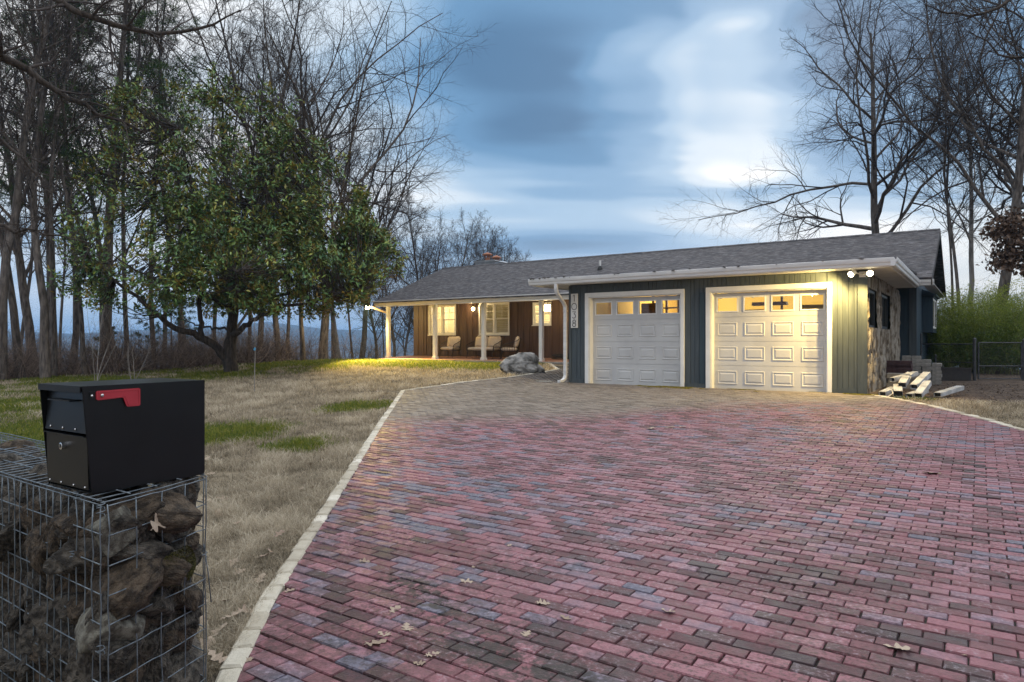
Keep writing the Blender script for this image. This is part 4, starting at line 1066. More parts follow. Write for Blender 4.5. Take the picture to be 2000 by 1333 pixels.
def gabion_rocks():
    protos = []
    for i in range(9):
        mat = (rock_m, rock_brown, rock_m, rock_m, rock_brown, rock_m, rock_m, rock_brown, rock_m)[i]
        protos.append(rock_mesh('rock', 100+i, 1, (.75,.6,.85,.7,.8,.65,.9,.7,.75)[i], 8, .085, 5, mat))
    V = (G2-G1); k = 0; r3 = random.Random(3)
    lay = [(-.33+.121*k, 0, .128) for k in range(7)]
    for li, (z, rz_, rr) in enumerate(lay):
        nl = 8
        for i in range(nl):
            for j in range(2):
                f = (i+(.3 if li % 2 else .0))*.205
                p = G1+GU*(.115+f)+V*((.30,.70)[j]+r3.uniform(-.02,.02))
                if j == 1 and i > 1 and li < 6: continue
                o = link_mesh('rock', protos[r3.randrange(9)], None)
                sc = rr*r3.uniform(.98, 1.25)*(.8 if li == 6 else 1); o.location = (p.x+r3.uniform(-.012,.012), p.y+r3.uniform(-.012,.012), z+r3.uniform(-.015,.015))
                o.scale = (sc*r3.uniform(.9,1.25), sc*r3.uniform(.8,1.05), sc*r3.uniform(.85,1.2)); o.rotation_euler = (r3.uniform(0,6.3), r3.uniform(0,6.3), r3.uniform(0,6.3))
                tag(o, 'rough brown grey rock packed inside the wire cage', 'rock', 'rocks packed in the wire cage'); k += 1
    for q in range(120):      # chinking stones in the gaps
        front = q % 2 == 0; f = r3.uniform(.05, 1.5) if front else r3.uniform(.05, .12); g = r3.uniform(.06, .16) if front else r3.uniform(.08, .95)
        p = G1+GU*f+V*g; o = link_mesh('rock', protos[r3.randrange(9)], None); sc = r3.uniform(.05, .085)
        o.location = (p.x, p.y, r3.uniform(-.36, .42)); o.scale = (sc*1.3, sc, sc); o.rotation_euler = (r3.uniform(0,6.3), r3.uniform(0,6.3), r3.uniform(0,6.3))
        tag(o, 'small rough stone wedged between the rocks of the wire cage', 'rock', 'small stones wedged in the wire cage')
    def special(f, g, z, sc, seed, mat, label, rot=(0,0,0)):
        p = G1+GU*f+V*g; o = link_mesh('rock', rock_mesh('rock', seed, 1, .8, 9, .05, 5, mat), None)
        o.location = (p.x, p.y, z); o.scale = sc; o.rotation_euler = rot; tag(o, label, 'rock'); return o
    special(.075, .16, .385, (.085,.085,.115), 201, rock_pale, 'pale lichen speckled rock at the near top corner of the cage', (.3,.2,.5))
    special(.065, .62, .405, (.105,.17,.10), 202, rock_brown, 'long tan rock at the top of the cage end under the mailbox', (0,.1,1.15))
    special(.075, .60, .195, (.095,.17,.10), 203, rock_brown, 'moss covered rock in the middle of the cage end', (0,.15,1.2))
    special(.075, .17, .04, (.09,.09,.14), 204, rock_pale, 'pale upright rock at the near corner of the cage, below the speckled one', (.2,.4,.9))
    # moss cushion on it
    r2 = np.random.default_rng(9); n = 16000
    c = G1+GU*.072+V*.60; ph = r2.uniform(0, 2*math.pi, n); ct = r2.uniform(-.6, .95, n); st = np.sqrt(1-ct*ct)
    d = np.stack([st*np.cos(ph), st*np.sin(ph), ct], -1); loc = d*np.array([.098,.165,.10])
    a = 1.15; loc = np.stack([loc[:,0]*math.cos(a)-loc[:,1]*math.sin(a), loc[:,0]*math.sin(a)+loc[:,1]*math.cos(a), loc[:,2]], -1)+np.array([c.x, c.y, .205])
    keep = (vnoise(loc[:,0]*16, loc[:,2]*16+loc[:,1]*9, 77) > .42); loc, d = loc[keep], d[keep]; n = len(loc)
    t = np.cross(d, r2.normal(size=(n,3))); t /= np.linalg.norm(t, axis=1)[:,None]
    h = r2.uniform(.004, .011, n)[:,None]
    Vv = np.stack([loc-t*.0016, loc+t*.0016, loc+d*h+r2.normal(0,.002,(n,3))], 1).reshape(-1,3)
    o = npmesh('moss', Vv, [np.arange(3*n).reshape(-1,3)], MA('moss_green', [(0,(.03,.03,.008,1)),(1,(.13,.115,.025,1))], .9, 30, .2), {'rnd': np.repeat(r2.random(n),3)})
    tag(o, 'olive moss growing on the rocks in the cage end', 'moss', kind='stuff')
gabion_rocks()

def mailbox():
    P1 = Vector((-1.467, 2.32)); a = Vector((.249,.386)).normalized(); b = Vector((-a.y, a.x))
    rz = math.atan2(a.y, a.x)           # local x runs back along the side, local y to the left
    root = empty('mailbox', (P1.x, P1.y, GT+.013), rz); tag(root, 'large black metal locking mailbox with red flag on the wire cage', 'mailbox')
    L, Wd, Hh = .46, .315, .372; t = .0035
    m = MB()
    # side panels whose front edges lean back towards the floor, roof and back
    for y0, y1 in ((0, t), (Wd-t, Wd)):
        m.prism([(.0, Hh), (.006, Hh-.012), (.036, .0), (L-.004, .0), (L, .012), (L, Hh)], lambda u, v, w: (u, w, v), y0, y1)
    m.box(.0, L, t, Wd-t, Hh-t, Hh); m.box(.036, L, t, Wd-t, 0, t); m.box(L-t, L, t, Wd-t, t, Hh-t); 
    m.box(.0, .004, t, Wd-t, Hh-.022, Hh-t)
    m.build('body', black_paint, root, bevel=.0012)
    fx = lambda z: .036*(1-(z/Hh)) + .010
    m = MB(); hinge = .195
    m.prism([(fx(.355)+.022, .348), (fx(hinge+.012)-.004, hinge+.012), (fx(hinge+.012)+.006, hinge+.012), (fx(.355)+.032, .348)], lambda u, v, w: (u, w, v), .008, Wd-.008)
    up = m.build('upper_door', black_paint, root, bevel=.001)
    m = MB(); m.box(-.010, .030, .055, Wd-.10, .318, .3225); m.build('pull', black_paint, up, bevel=.001)
    m = MB(); m.prism([(fx(hinge)-.002, hinge), (.030, .012), (.042, .012), (fx(hinge)+.012, hinge)], lambda u, v, w: (u, w, v), .008, Wd-.008)
    m.prism([(fx(hinge)-.012, hinge+.0035), (fx(hinge)-.012, hinge+.0005), (fx(hinge)+.010, hinge+.0005), (fx(hinge)+.010, hinge+.0035)], lambda u, v, w: (u, w, v), .010, Wd-.010)
    lo = m.build('lower_door', black_paint, root, bevel=.001)
    def stud(par, x, y, z, r, l): 
        MB().tube([(x, y, z), (x-l*.5, y, z), (x-l, y, z)], [r, r, r*.5], 10).build('rivet', steel, par, smooth=True)
    for y in (.10, .19, .28): stud(up, fx(hinge+.025)-.003, y-.02, hinge+.024, .0042, .004)
    for y in (.03, .11, .20, .285): stud(lo, .030, y, .020, .0042, .004)
    m = MB(); zc = .155; x0 = fx(zc)-.0; m.tube([(x0, .165, zc), (x0-.020, .165, zc), (x0-.021, .165, zc)], [.0125, .0125, .009], 16); m.build('lock', steel, lo)
    m = MB(); m.box(x0-.0225, x0-.0212, .163, .167, zc-.006, zc+.006); m.build('keyhole', black_paint, lo)
    # flag lies flat along the near side
    fz = Hh-.036; m = MB()
    poly = [(.050, fz+.018), (.185, fz+.020), (.190, fz+.016), (.190, fz-.040), (.186, fz-.044), (.148, fz-.044), (.144, fz-.041), (.133, fz-.012), (.128, fz-.010), (.052, fz-.014), (.046, fz-.010), (.046, fz+.014)]
    m.prism(poly, lambda u, v, w: (u*1.05, w, v), -.0085, -.003)
    fl = m.build('flag', red_plastic, root)
    inn = [(.053, fz+.013), (.183, fz+.015), (.185, fz-.038), (.150, fz-.039), (.138, fz-.006), (.053, fz-.009)]
    m = MB(); m.tube([(u*1.05, -.0088, v) for u, v in inn], .0012, 5, closed=True); m.build('raised_rim', red_plastic, fl)
    MB().tube([(.066, -.0085, fz+.002), (.066, -.0125, fz+.002), (.066, -.0135, fz+.002)], [.0055,.0055,.003], 12).build('pivot_rivet', steel, fl, smooth=True)
    MB().tube([(.036, -.000, fz+.002), (.036, -.006, fz+.002)], [.0055,.004], 12).build('stop_bolt', steel, root, smooth=True)
    MB().box(.028, .050, -.0028, -.0003, fz-.012, fz+.016).build('flag_mount', black_paint, root)
mailbox()

# ------------------------------------------------------------------ building leftovers by the end wall
def leftovers():
    # pavers stacked flat in columns
    def stack(s, d, rows, label, grp, rot, sz=(.20,.22,.085), base=-.03):
        for c, n in enumerate(rows):
            for k in range(n):
                p = W(s, d)+Matrix.Rotation(HROT+rot, 3, 'Z') @ Vector(((c % 4)*(sz[0]+.012), (c//4)*(sz[1]+.02), 0))
                o = link_mesh('paver_block', blk, None); o.location = (p.x+random.gauss(0,.008), p.y+random.gauss(0,.008), base+sz[2]/2+k*(sz[2]+.002)); o.rotation_euler = (0,0,HROT+rot+random.gauss(0,.05))
                tag(o, label, 'paver', grp)
    ob = MB().box(-.10,.10,-.11,.11,-.0425,.0425).build('paver_block', block_m, bevel=.007); blk = ob.data
    bpy.data.objects.remove(ob)
    stack(-1.50, 19.6, [6,7,6,6,8,8,7,6], 'weathered grey paving block in the stack beside the dark end wall', 'paving blocks stacked by the end wall', .05)
    bp = W(-1.60, 18.7)
    for k in range(7):
        o = MB().box(-.28,.28,-.16,.16,-.03,.03).build('shingle_pack', shingle_bundle, bevel=.004); o.location = (bp.x+random.gauss(0,.012), bp.y+random.gauss(0,.012), -.03+.03+.20+k*.062*.9); o.rotation_euler = (0,0,HROT+random.gauss(0,.04))
        tag(o, 'dark reddish shingle pack piled against the split stone wall', 'shingles', 'shingle packs piled by the stone wall')
    bp2 = W(-1.38, 17.6)
    for k in range(3):
        o = MB().box(-.34,.34,-.20,.20,-.055,.055).build('concrete_slab', block_m, bevel=.006); o.location = (bp2.x+random.gauss(0,.02), bp2.y+random.gauss(0,.02), .03+k*.112); o.rotation_euler = (0,0,HROT+random.gauss(0,.06))
        tag(o, ('grey concrete slab at the bottom of the slab pile by the stone wall','grey concrete slab in the middle of the slab pile by the stone wall','grey concrete slab topmost on the pile by the stone wall')[k], 'slab', 'concrete slabs piled by the stone wall')
    # bent aluminium downspout offcuts
    def pipe(s, d, z, length, yaw, pitch, label, w=.105, h=.075, crimp=False):
        root = empty('downspout_offcut', W(s, d, z), HROT+yaw); root.rotation_euler = (pitch, 0, HROT+yaw); tag(root, label, 'pipe', 'downspout offcuts heaped by the corner')
        m = MB(); t = .004; L = length
        for x0, x1, z0, z1 in ((-w/2, w/2, -h/2, -h/2+t), (-w/2, w/2, h/2-t, h/2), (-w/2, -w/2+t, -h/2+t, h/2-t), (w/2-t, w/2, -h/2+t, h/2-t)): m.box(x0, x1, 0, L, z0, z1)
        for x in (-w*.25, 0, w*.25): m.box(x-.006, x+.006, .0, L, h/2, h/2+.004)
        m.build('tube', alu_m, root, bevel=.002)
        m = MB(); m.box(-w/2+t, w/2-t, .05, .06, -h/2+t, h/2-t); m.build('inner_shade', rubber, root)  # black plate standing in for the shade inside the open tube
    B = -.03
    pipe(-1.52, 14.62, B+.06, .45, R(-20), R(10), 'dented white pipe offcut lowest at the left of the heap', .13, .09)
    pipe(-1.26, 14.66, B+.07, .50, R(6), R(12), 'white pipe offcut with dark open end facing front in the middle of the heap', .15, .12)
    pipe(-1.08, 14.60, B+.05, .55, R(-26), R(8), 'white pipe offcut lying under the sloping one at the heap front', .12, .08)
    pipe(-.93, 14.52, B+.06, .62, R(-12), R(20), 'rusty streaked white pipe offcut sloping at the right of the heap', .13, .10)
    pipe(-1.22, 14.95, B+.22, .50, R(-4), R(14), 'white pipe offcut resting across the middle of the heap', .13, .10)
    pipe(-1.02, 14.85, B+.20, .60, R(-20), R(22), 'bright white pipe offcut on top of the heap front', .13, .10)
    pipe(-1.42, 15.30, B+.30, .60, R(-40), R(12), 'white pipe offcut topmost in the heap, near the stone wall', .12, .08)
    pipe(-.66, 15.15, B+.05, .95, R(-22), R(6), 'white pipe offcut lying alone to the right of the heap', .13, .08)
    e = MB().obox((0,0,.10), (.13,.012,.22), (R(-22),0,0)).obox((0,.05,.20), (.13,.10,.010), (R(20),0,0)).build('gutter_elbow', alu_m, bevel=.002); e.location = W(-1.20, 15.55, .20); e.rotation_euler = (0, R(12), HROT-.4)
    tag(e, 'bent white sheet metal scrap sticking up from the pipe heap', 'scrap')
    p = [W(-1.36,14.62,.12), W(-1.33,14.5,.06), W(-1.42,14.38,-.01), W(-1.56,14.22,-.015), W(-1.70,14.05,-.012)]
    c = MB().tube([tuple(q) for q in p], .009, 6).build('cord', cord_m, smooth=True); tag(c, 'pale cord trailing from the pipe heap onto the pavers', 'cord')
    # black planter trough by the fence
    m = MB(); pl = W(-.62, 21.9); rt = empty('planter', (pl.x, pl.y, -.03), HROT+R(34)); tag(rt, 'low black rectangular planter trough in front of the chain fence', 'planter')
    m.box(-.42,.42,-.17,-.15,0,.34); m.box(-.42,.42,.15,.17,0,.34); m.box(-.42,-.40,-.149,.149,0,.34); m.box(.40,.42,-.149,.149,0,.34); m.box(-.44,.44,-.19,-.171,.31,.35); m.box(-.44,.44,.171,.19,.31,.35)
    m.build('trough', black_metal, rt, bevel=.004); MB().box(-.398,.398,-.148,.148,.02,.29).build('soil', soil_m, rt)
leftovers()

def fence():
    F0 = Vector((11.75, 19.6)); F1 = Vector((12.5, 18.45)); F2 = Vector((13.75, 18.35)); F3 = Vector((17.5, 18.1))
    def mesh_panel(root, A, B, z0, z1, O):
        m = MB(); L = (B-A).length; hgt = z1-z0; st = .075; n = int((L+hgt)/st)
        for i in range(n):
            for sg in (1, -1):
                x = i*st-hgt if sg > 0 else i*st
                a0, a1 = (x, z0), (x+hgt*sg, z1)
                # clip to the panel
                (xa, za), (xb, zb) = a0, a1
                if xa > xb: xa, za, xb, zb = xb, zb, xa, za
                if xb <= 0 or xa >= L: continue
                sl = (zb-za)/(xb-xa)
                if xa < 0: za -= sl*xa; xa = 0
                if xb > L: zb -= sl*(xb-L); xb = L
                P = A.lerp(B, xa/L); Q = A.lerp(B, xb/L); m.tube([(P.x-O.x, P.y-O.y, za), (Q.x-O.x, Q.y-O.y, zb)], .0018, 3)
        m.build('chain_mesh', chain_m, root)
    def rail(root, A, B, z, O, r=.017): MB().tube([(A.x-O.x, A.y-O.y, z), (B.x-O.x, B.y-O.y, z)], r, 8).build('rail', chain_m, root)
    def post(root, A, z, O, r=.03):
        m = MB(); m.lathe((A.x-O.x, A.y-O.y, 0), [(r, -.1), (r, z), (r*1.15, z), (r*.9, z+.03), (.005, z+.045)], 10); m.build('post', chain_m, root)
    r1 = empty('chain_fence', (F0.x, F0.y, 0)); tag(r1, 'chain link fence section between the house end and the gate', 'fence')
    post(r1, F0, 1.22, F0, .024); post(r1, F0.lerp(F1, .28), .62, F0, .024); post(r1, F1, 1.08, F0, .042)
    rail(r1, F0, F1, .95, F0); rail(r1, F0.lerp(F1,.28), F1, .45, F0, .012); mesh_panel(r1, F0, F1, .0, .94, F0)
    r2 = empty('chain_gate', (F1.x, F1.y, 0)); tag(r2, 'chain link gate with pipe frame hung beside the thick fence post', 'gate')
    A = F1.lerp(F2, .08); B = F1.lerp(F2, .96)
    for P in (A, B): MB().tube([(P.x-F1.x, P.y-F1.y, .0), (P.x-F1.x, P.y-F1.y, 1.0)], .022, 8).build('upright', chain_m, r2)
    for z in (.99, .36, .02): rail(r2, A, B, z, F1, .016)
    mesh_panel(r2, A, B, .03, .98, F1)
    r3 = empty('chain_fence', (F2.x, F2.y, 0)); tag(r3, 'chain link fence continuing right past the gate out of frame', 'fence')
    post(r3, F2, 1.05, F2, .03); rail(r3, F2, F3, .97, F2); rail(r3, F2, F3, .34, F2, .012); mesh_panel(r3, F2, F3, .0, .96, F2)
fence()

# ------------------------------------------------------------------ vegetation: branching by levels, all branches of a level at once
def unit(v): return v/np.maximum(np.linalg.norm(v, axis=-1, keepdims=True), 1e-9)
def march(start, dirs, length, npts, wob, up, r, gnarl=0.0):
    B = len(start); P = np.zeros((B, npts, 3)); P[:,0] = start; d = unit(dirs); st = (length/(npts-1))[:,None]
    bend = r.normal(0, 1, (B,3))*gnarl
    for k in range(1, npts):
        d = unit(d + r.normal(0, wob, (B,3)) + bend/npts + np.array([0,0,up]))
        P[:,k] = P[:,k-1]+d*st
    return P
def grow(P, Rr, r, nch, npts, tmin, tmax, ang, angs, lenf, shape, radf, wob, up, endr=.25, rmin=.003, gnarl=0.0, lens=None):
    B, n, _ = P.shape; plen = np.linalg.norm(np.diff(P, axis=1), axis=2).sum(1)
    t = tmin+(tmax-tmin)*(np.arange(nch)[None]+r.random((B,nch)))/nch
    f = t*(n-1); i0 = np.clip(f.astype(int), 0, n-2); fr = (f-i0)[...,None]; bi = np.arange(B)[:,None]
    st = P[bi,i0]*(1-fr)+P[bi,i0+1]*fr; tan = unit(P[bi,i0+1]-P[bi,i0]); pr = Rr[bi,i0]*(1-fr[...,0])+Rr[bi,i0+1]*fr[...,0]
    ref = np.where(np.abs(tan[...,2:3]) < .9, np.array([0,0,1.0]), np.array([1.0,0,0])); u = unit(np.cross(tan, ref)); v = np.cross(tan, u)
    az = (np.arange(nch)[None]*2.399+r.random((B,1))*6.28+r.normal(0,.4,(B,nch)))[...,None]
    a = np.radians(r.normal(ang, angs, (B,nch)))[...,None]
    d = tan*np.cos(a)+(u*np.cos(az)+v*np.sin(az))*np.sin(a)
    L = (plen[:,None]*lenf*(1-shape*(t-tmin)/(tmax-tmin+1e-9)) if lens is None else lens(t))*r.uniform(.7,1.25,(B,nch))
    r0 = np.maximum(pr*radf*r.uniform(.8,1.1,(B,nch)), rmin)
    Q = march(st.reshape(-1,3), d.reshape(-1,3), L.ravel(), npts, wob, up, r, gnarl)
    q = np.linspace(1, endr, npts)[None]*r0.reshape(-1,1)
    return Q, np.maximum(q, rmin*.8)
def tubes(P, Rr, sides):
    B, n, _ = P.shape
    T = np.gradient(P, axis=1); T = unit(T); main = unit(P[:,-1]-P[:,0])
    ref = np.where(np.abs(main[:,2:3]) < .8, np.array([0,0,1.0]), np.array([1.0,0,0]))[:,None]
    U = unit(np.cross(T, ref)); V = np.cross(T, U)
    a = 2*np.pi*np.arange(sides)/sides
    X = P[:,:,None]+Rr[:,:,None,None]*(U[:,:,None]*np.cos(a)[:,None]+V[:,:,None]*np.sin(a)[:,None])
    idx = np.arange(B*n*sides).reshape(B, n, sides); nx = np.roll(idx, -1, axis=2)
    F = np.stack([idx[:,:-1], nx[:,:-1], nx[:,1:], idx[:,1:]], -1).reshape(-1, 4)
    return X.reshape(-1,3), F
class Soup:
    def __init__(s): s.V = []; s.F = {}; s.n = 0; s.A = []
    def add(s, V, F, a=None):
        s.V.append(V); s.F.setdefault(F.shape[1], []).append(F+s.n); s.n += len(V); s.A.append(np.full(len(V), .5) if a is None else a)
    def tube(s, P, Rr, sides): s.add(*tubes(P, Rr, sides))
    def build(s, name, mat, parent=None, smooth=True):
        return npmesh(name, np.concatenate(s.V), [np.concatenate(f) for f in s.F.values()], mat, {'rnd': np.concatenate(s.A)}, smooth, parent)
def leaves(c, d, nrm, L, Wd, fold=.25, rnd=None, r=rng):
    """folded four cornered leaf blades"""
    d = unit(d); sd = unit(np.cross(d, nrm)); up = np.cross(sd, d); L = L[:,None]; Wd = Wd[:,None]
    V = np.stack([c, c+d*L*.5-sd*Wd*.5+up*Wd*fold, c+d*L, c+d*L*.5+sd*Wd*.5+up*Wd*fold], 1).reshape(-1,3)
    i = np.arange(len(c))[:,None]*4
    F = np.concatenate([i+np.array([[0,2,1]]), i+np.array([[0,3,2]])])
    return V, F, np.repeat(r.random(len(c)) if rnd is None else rnd, 4)

def bare_proto(seed, Ht, r0, form):
    r = np.random.default_rng(seed)
    root = empty('bare_tree')
    A, Bk = Soup(), Soup()
    lean = np.array([[form.get('lx',0)+r.normal(0,.03), r.normal(0,.03), 1.0]])
    T = march(np.zeros((1,3))-np.array([[0,0,.3]]), lean, np.array([Ht*form['trunk']]), 16, form.get('tw',.05), form.get('tu0', .02), r)
    tr = (np.linspace(1, form.get('tip', .12), 16)**.85*r0)[None]; tr[0,0] *= 1.35; tr[0,1] *= 1.1
    A.tube(T, tr, 10)
    P1, R1 = grow(T, tr, r, form['n1'], 10, form['t0'], .99, form['a1'], 10, 0, 0, form.get('rf', .5), form.get('w1', .10), form['up'], .22, .012, form.get('gn', .0), lens=lambda t: Ht*form['l1']*(1-form['s1']*(t-form['t0'])/(1-form['t0'])))
    A.tube(P1, R1, 7)
    P2, R2 = grow(P1, R1, r, form.get('n2', 9), 7, .15, .98, 42, 11, .46, .45, .66, .15, form.get('tu', .035), .25, .007, form.get('gn', .0)); Bk.tube(P2, R2, 5)
    P3, R3 = grow(P2, R2, r, 7, 5, .12, .98, 40, 12, .48, .4, .64, .17, form.get('tu', .03), .3, .005); Bk.tube(P3, R3, 3)
    P4, R4 = grow(P3, R3, r, form.get('n4', 5), 4, .15, 1.0, 38, 13, .55, .3, .7, .18, form.get('tu', .03), .5, .0034); Bk.tube(P4, R4, 3)
    A.build('trunk', form.get('bark', bark_m), root); Bk.build('crown', form.get('twig', twig_m), root)
    return root
FOREST = dict(trunk=.92, n1=17, n2=8, n4=4, t0=.30, a1=40, up=.07, l1=.26, s1=.55, tw=.045)
PROTO = {
    'a': bare_proto(21, 20, .125, FOREST),
    'b': bare_proto(22, 20, .115, dict(FOREST, t0=.22, a1=48, lx=.12, l1=.24, tw=.06)),
    'c': bare_proto(23, 18, .085, dict(FOREST, t0=.35, a1=33, n1=18, l1=.22)),
    'd': bare_proto(24, 20, .165, dict(FOREST, trunk=.62, tip=.35, n1=16, t0=.30, a1=36, l1=.46, s1=.25, up=.05)),          # spreading
    'e': bare_proto(25, 18, .22, dict(trunk=.86, tip=.16, n1=20, t0=.36, a1=56, up=.075, l1=.47, s1=.45, tw=.022, tu0=.10, rf=.60, gn=.8, w1=.17, n2=10, n4=6, tu=.01)),  # broad oak
    'f': bare_proto(26, 18, .18, dict(trunk=.62, tip=.4, n1=15, t0=.24, a1=32, up=.045, l1=.58, s1=.2, tw=.07, rf=.6, gn=.7, bark=bark_m)),  # forked, arching
    'g': bare_proto(27, 12, .12, dict(trunk=.85, n1=26, t0=.12, a1=40, up=.09, l1=.36, s1=.55, tw=.05)),          # low dense
    'h': bare_proto(28, 20, .15, dict(FOREST, bark=bark_pale, trunk=.75, tip=.25, n1=14, t0=.42, a1=38, l1=.36, s1=.3, gn=.6)),
}
ORD = 'first second third fourth fifth sixth seventh eighth ninth tenth eleventh twelfth thirteenth fourteenth fifteenth sixteenth seventeenth eighteenth nineteenth twentieth'.split()+['twenty-'+w for w in 'first second third fourth fifth sixth seventh eighth ninth'.split()]
used_proto = set()
def place_tree(key, px, dep, sc, yaw, lean=(0,0), wide=1.0):
    p = PROTO[key]
    if key in used_proto: o = copy_tree(p)
    else: o = p; used_proto.add(key)
    x = (px-1000)/1333*dep
    o.location = (x, dep, gz(x, dep)); o.scale = (sc*wide, sc*wide, sc); o.rotation_euler = (lean[1], lean[0], yaw)
    return o
def zone(specs, where, group):
    specs = sorted(specs, key=lambda q: q[1])
    for i, (key, px, dep, sc, lean) in enumerate(specs):
        o = place_tree(key, px, *((dep*1.1+2.0, sc*1.12) if px < 335 else (dep, sc)), random.uniform(0, 6.28), (R(lean), R(random.uniform(-2,2))), random.uniform(.9,1.1))
        look = ('leaning right' if lean > 4 else 'leaning left' if lean < -4 else 'upright')
        thick = {'a':'tall','b':'crooked','c':'slender','d':'stout','e':'broad','f':'forked','g':'bushy','h':'pale barked'}[key]
        tag(o, f'{thick} {look} bare tree, {ORD[i]} from the left {where}', 'tree', group)
zone([('b',2,17.5,1.05,3),('a',40,18.5,.95,7),('d',66,24,1.0,-1),('b',90,17.5,.95,9),('c',108,18.5,.9,6),('a',140,26,1.0,0),
      ('c',168,19,.85,-2),('a',205,24,1.0,1),('d',226,29,.95,0),('c',250,22,1.0,3),('c',300,25,1.0,0),('a',322,34,.95,2),('c',20,30,1.1,0),('c',118,34,1.1,3)],
     'in the wood beside the magnolia', 'bare trees in the left wood')
zone([('a',352,33,1.0,1),('c',368,29,1.0,-2),('a',416,40,1.1,0),('c',484,34,1.05,0),('a',508,31,1.0,1),('f',452,42,1.2,0)],
     'behind the magnolia crown', 'bare trees behind the magnolia')
zone([('a',545,31,1.05,5),('c',562,33,1.0,0),('b',592,30,.8,10),('f',632,33,1.12,3),('a',652,36,.9,0),('h',662,38,1.05,6),('c',690,40,.9,3),('f',706,37,.92,9),
      ('g',735,38,.80,4),('c',752,46,.75,0),('g',770,34,.58,-6),('g',792,43,.72,3)],
     'between the magnolia and the porch', 'bare trees by the porch end')
zone([('g',815,50,1.22,0),('g',850,54,1.18,0),('g',878,52,1.12,0),('g',910,56,1.16,0),('g',948,56,1.06,0),('g',985,58,1.14,0),('g',1012,62,1.10,0),('g',1040,60,1.06,0)],
     'behind the porch roof ridge', 'bare trees behind the house')
zone([('e',1730,34,1.12,0),('g',1650,52,.92,0),('g',1585,58,.78,0),('c',1858,30,.86,2),('c',1880,29,1.0,-1),('h',1896,33,.95,3),('e',1938,25.5,.95,1),('e',2060,29,1.0,0),('g',1835,56,.9,0)],
     'beyond the garage end and fence', 'bare trees on the right')
for k in PROTO:
    if k not in used_proto: print('unused', k)

def limb_tree(label, base, dep, limbs, r0, seed, trunk_pts, dead=None):
    """a near tree whose trunk is out of frame: main limbs given as 3D polylines"""
    r = np.random.default_rng(seed); root = empty('bare_tree', base); B = np.array(base); tag(root, label, 'tree')
    A, C = Soup(), Soup()
    def spline(pts, n):
        pts = np.array(pts, float); t = np.linspace(0, len(pts)-1, n); k = np.clip(t.astype(int), 0, len(pts)-2); f = (t-k)[:,None]; f = f
        q = pts[k]*(1-f)+pts[k+1]*f; q[1:-1] = (q[:-2]+2*q[1:-1]+q[2:])/4; return q
    T = spline(trunk_pts, 12)[None]-B; A.tube(T, (np.linspace(1,.55,12)*r0)[None], 10)
    LP = []; LR = []
    for pts, ra, rb in limbs:
        q = spline(pts, 14)[None]-B; q[0,1:-1] += r.normal(0,.025,(12,3)); LP.append(q); LR.append(np.linspace(ra, rb, 14)[None]); A.tube(q, LR[-1], 7)
    P1 = np.concatenate(LP); R1 = np.concatenate(LR)
    P2, R2 = grow(P1, R1, r, 15, 7, .2, 1.0, 48, 14, .24, .4, .5, .13, .0, .25, .005, .4); C.tube(P2, R2, 5)
    P3, R3 = grow(P2, R2, r, 6, 5, .1, 1.0, 42, 14, .5, .4, .6, .16, .01, .3, .003); C.tube(P3, R3, 3)
    P4, R4 = grow(P3, R3, r, 4, 4, .15, 1.0, 38, 14, .55, .3, .7, .16, .02, .5, .002); C.tube(P4, R4, 3)
    A.build('trunk', bark_dark, root); cr = C.build('crown', twig_m, root)
    if dead:
        S = Soup(); E = P3[:, -1]; k = np.array([np.linalg.norm(E-(np.array(c)-B), axis=1) < rad for c, rad in dead]).any(0); E = np.repeat(E[k], 12, 0)+r.normal(0,.09,(k.sum()*12,3))
        n = len(E); d = r.normal(0,1,(n,3)); d[:,2] -= .8; S.add(*leaves(E, d, r.normal(0,1,(n,3)), r.uniform(.08,.15,n), r.uniform(.05,.09,n), .3, r=r)); S.build('dead_leaves', oak_hang, root, False)
    return root
def at(px, py, dep): return ((px-1000)/1333*dep, dep, CAM_H+(666.5-py)/1333*dep)
limb_tree('near tree at the left frame edge whose dark limbs hang across the upper left', (-8.6, 8.2, -.3), 9,
          [([at(-130,60,9), at(0,108,9.2), at(90,168,9.4), at(190,215,9.6), at(285,262,9.8)], .075, .012),
           ([at(-60,-150,9), at(95,0,9), at(200,42,9.1), at(300,72,9.3), at(400,52,9.5), at(470,20,9.6)], .06, .008),
           ([at(-150,420,9.4), at(0,440,9.4), at(80,456,9.4), at(190,478,9.5)], .035, .006),
           ([at(-130,60,9), at(-40,230,9.3), at(60,330,9.4), at(110,390,9.5)], .04, .006)], .2, 61,
          [(-8.6,8.2,-.5), (-8.55,8.3,1.5), (-8.6,8.6,3.2), (-8.0,9,5.1), (-7.6,9,6.6)])
limb_tree('near oak at the right frame edge with clumps of brown hanging leaves', (12.4, 14.0, -.05), 15,
          [([at(2120,300,15), at(2050,395,15), at(2000,432,14.8), at(1962,440,14.8)], .06, .01),
           ([at(2130,500,15), at(2060,500,15), at(2005,512,15), at(1960,500,15)], .05, .008),
           ([at(2160,-120,15), at(2040,-40,15), at(1930,30,15), at(1850,28,15), at(1805,10,15)], .06, .008),
           ([at(2150,100,15), at(2050,120,15), at(1960,110,15), at(1890,60,15)], .05, .008)], .24, 62,
          [(12.4,14,-.2), (12.5,14.1,2), (12.6,14.4,4.4), (12.9,15,7), (13.0,15,9.5)],
          dead=[(at(1980,435,14.8), .50), (at(1985,505,15), .50), (at(2020,470,15), .6)])

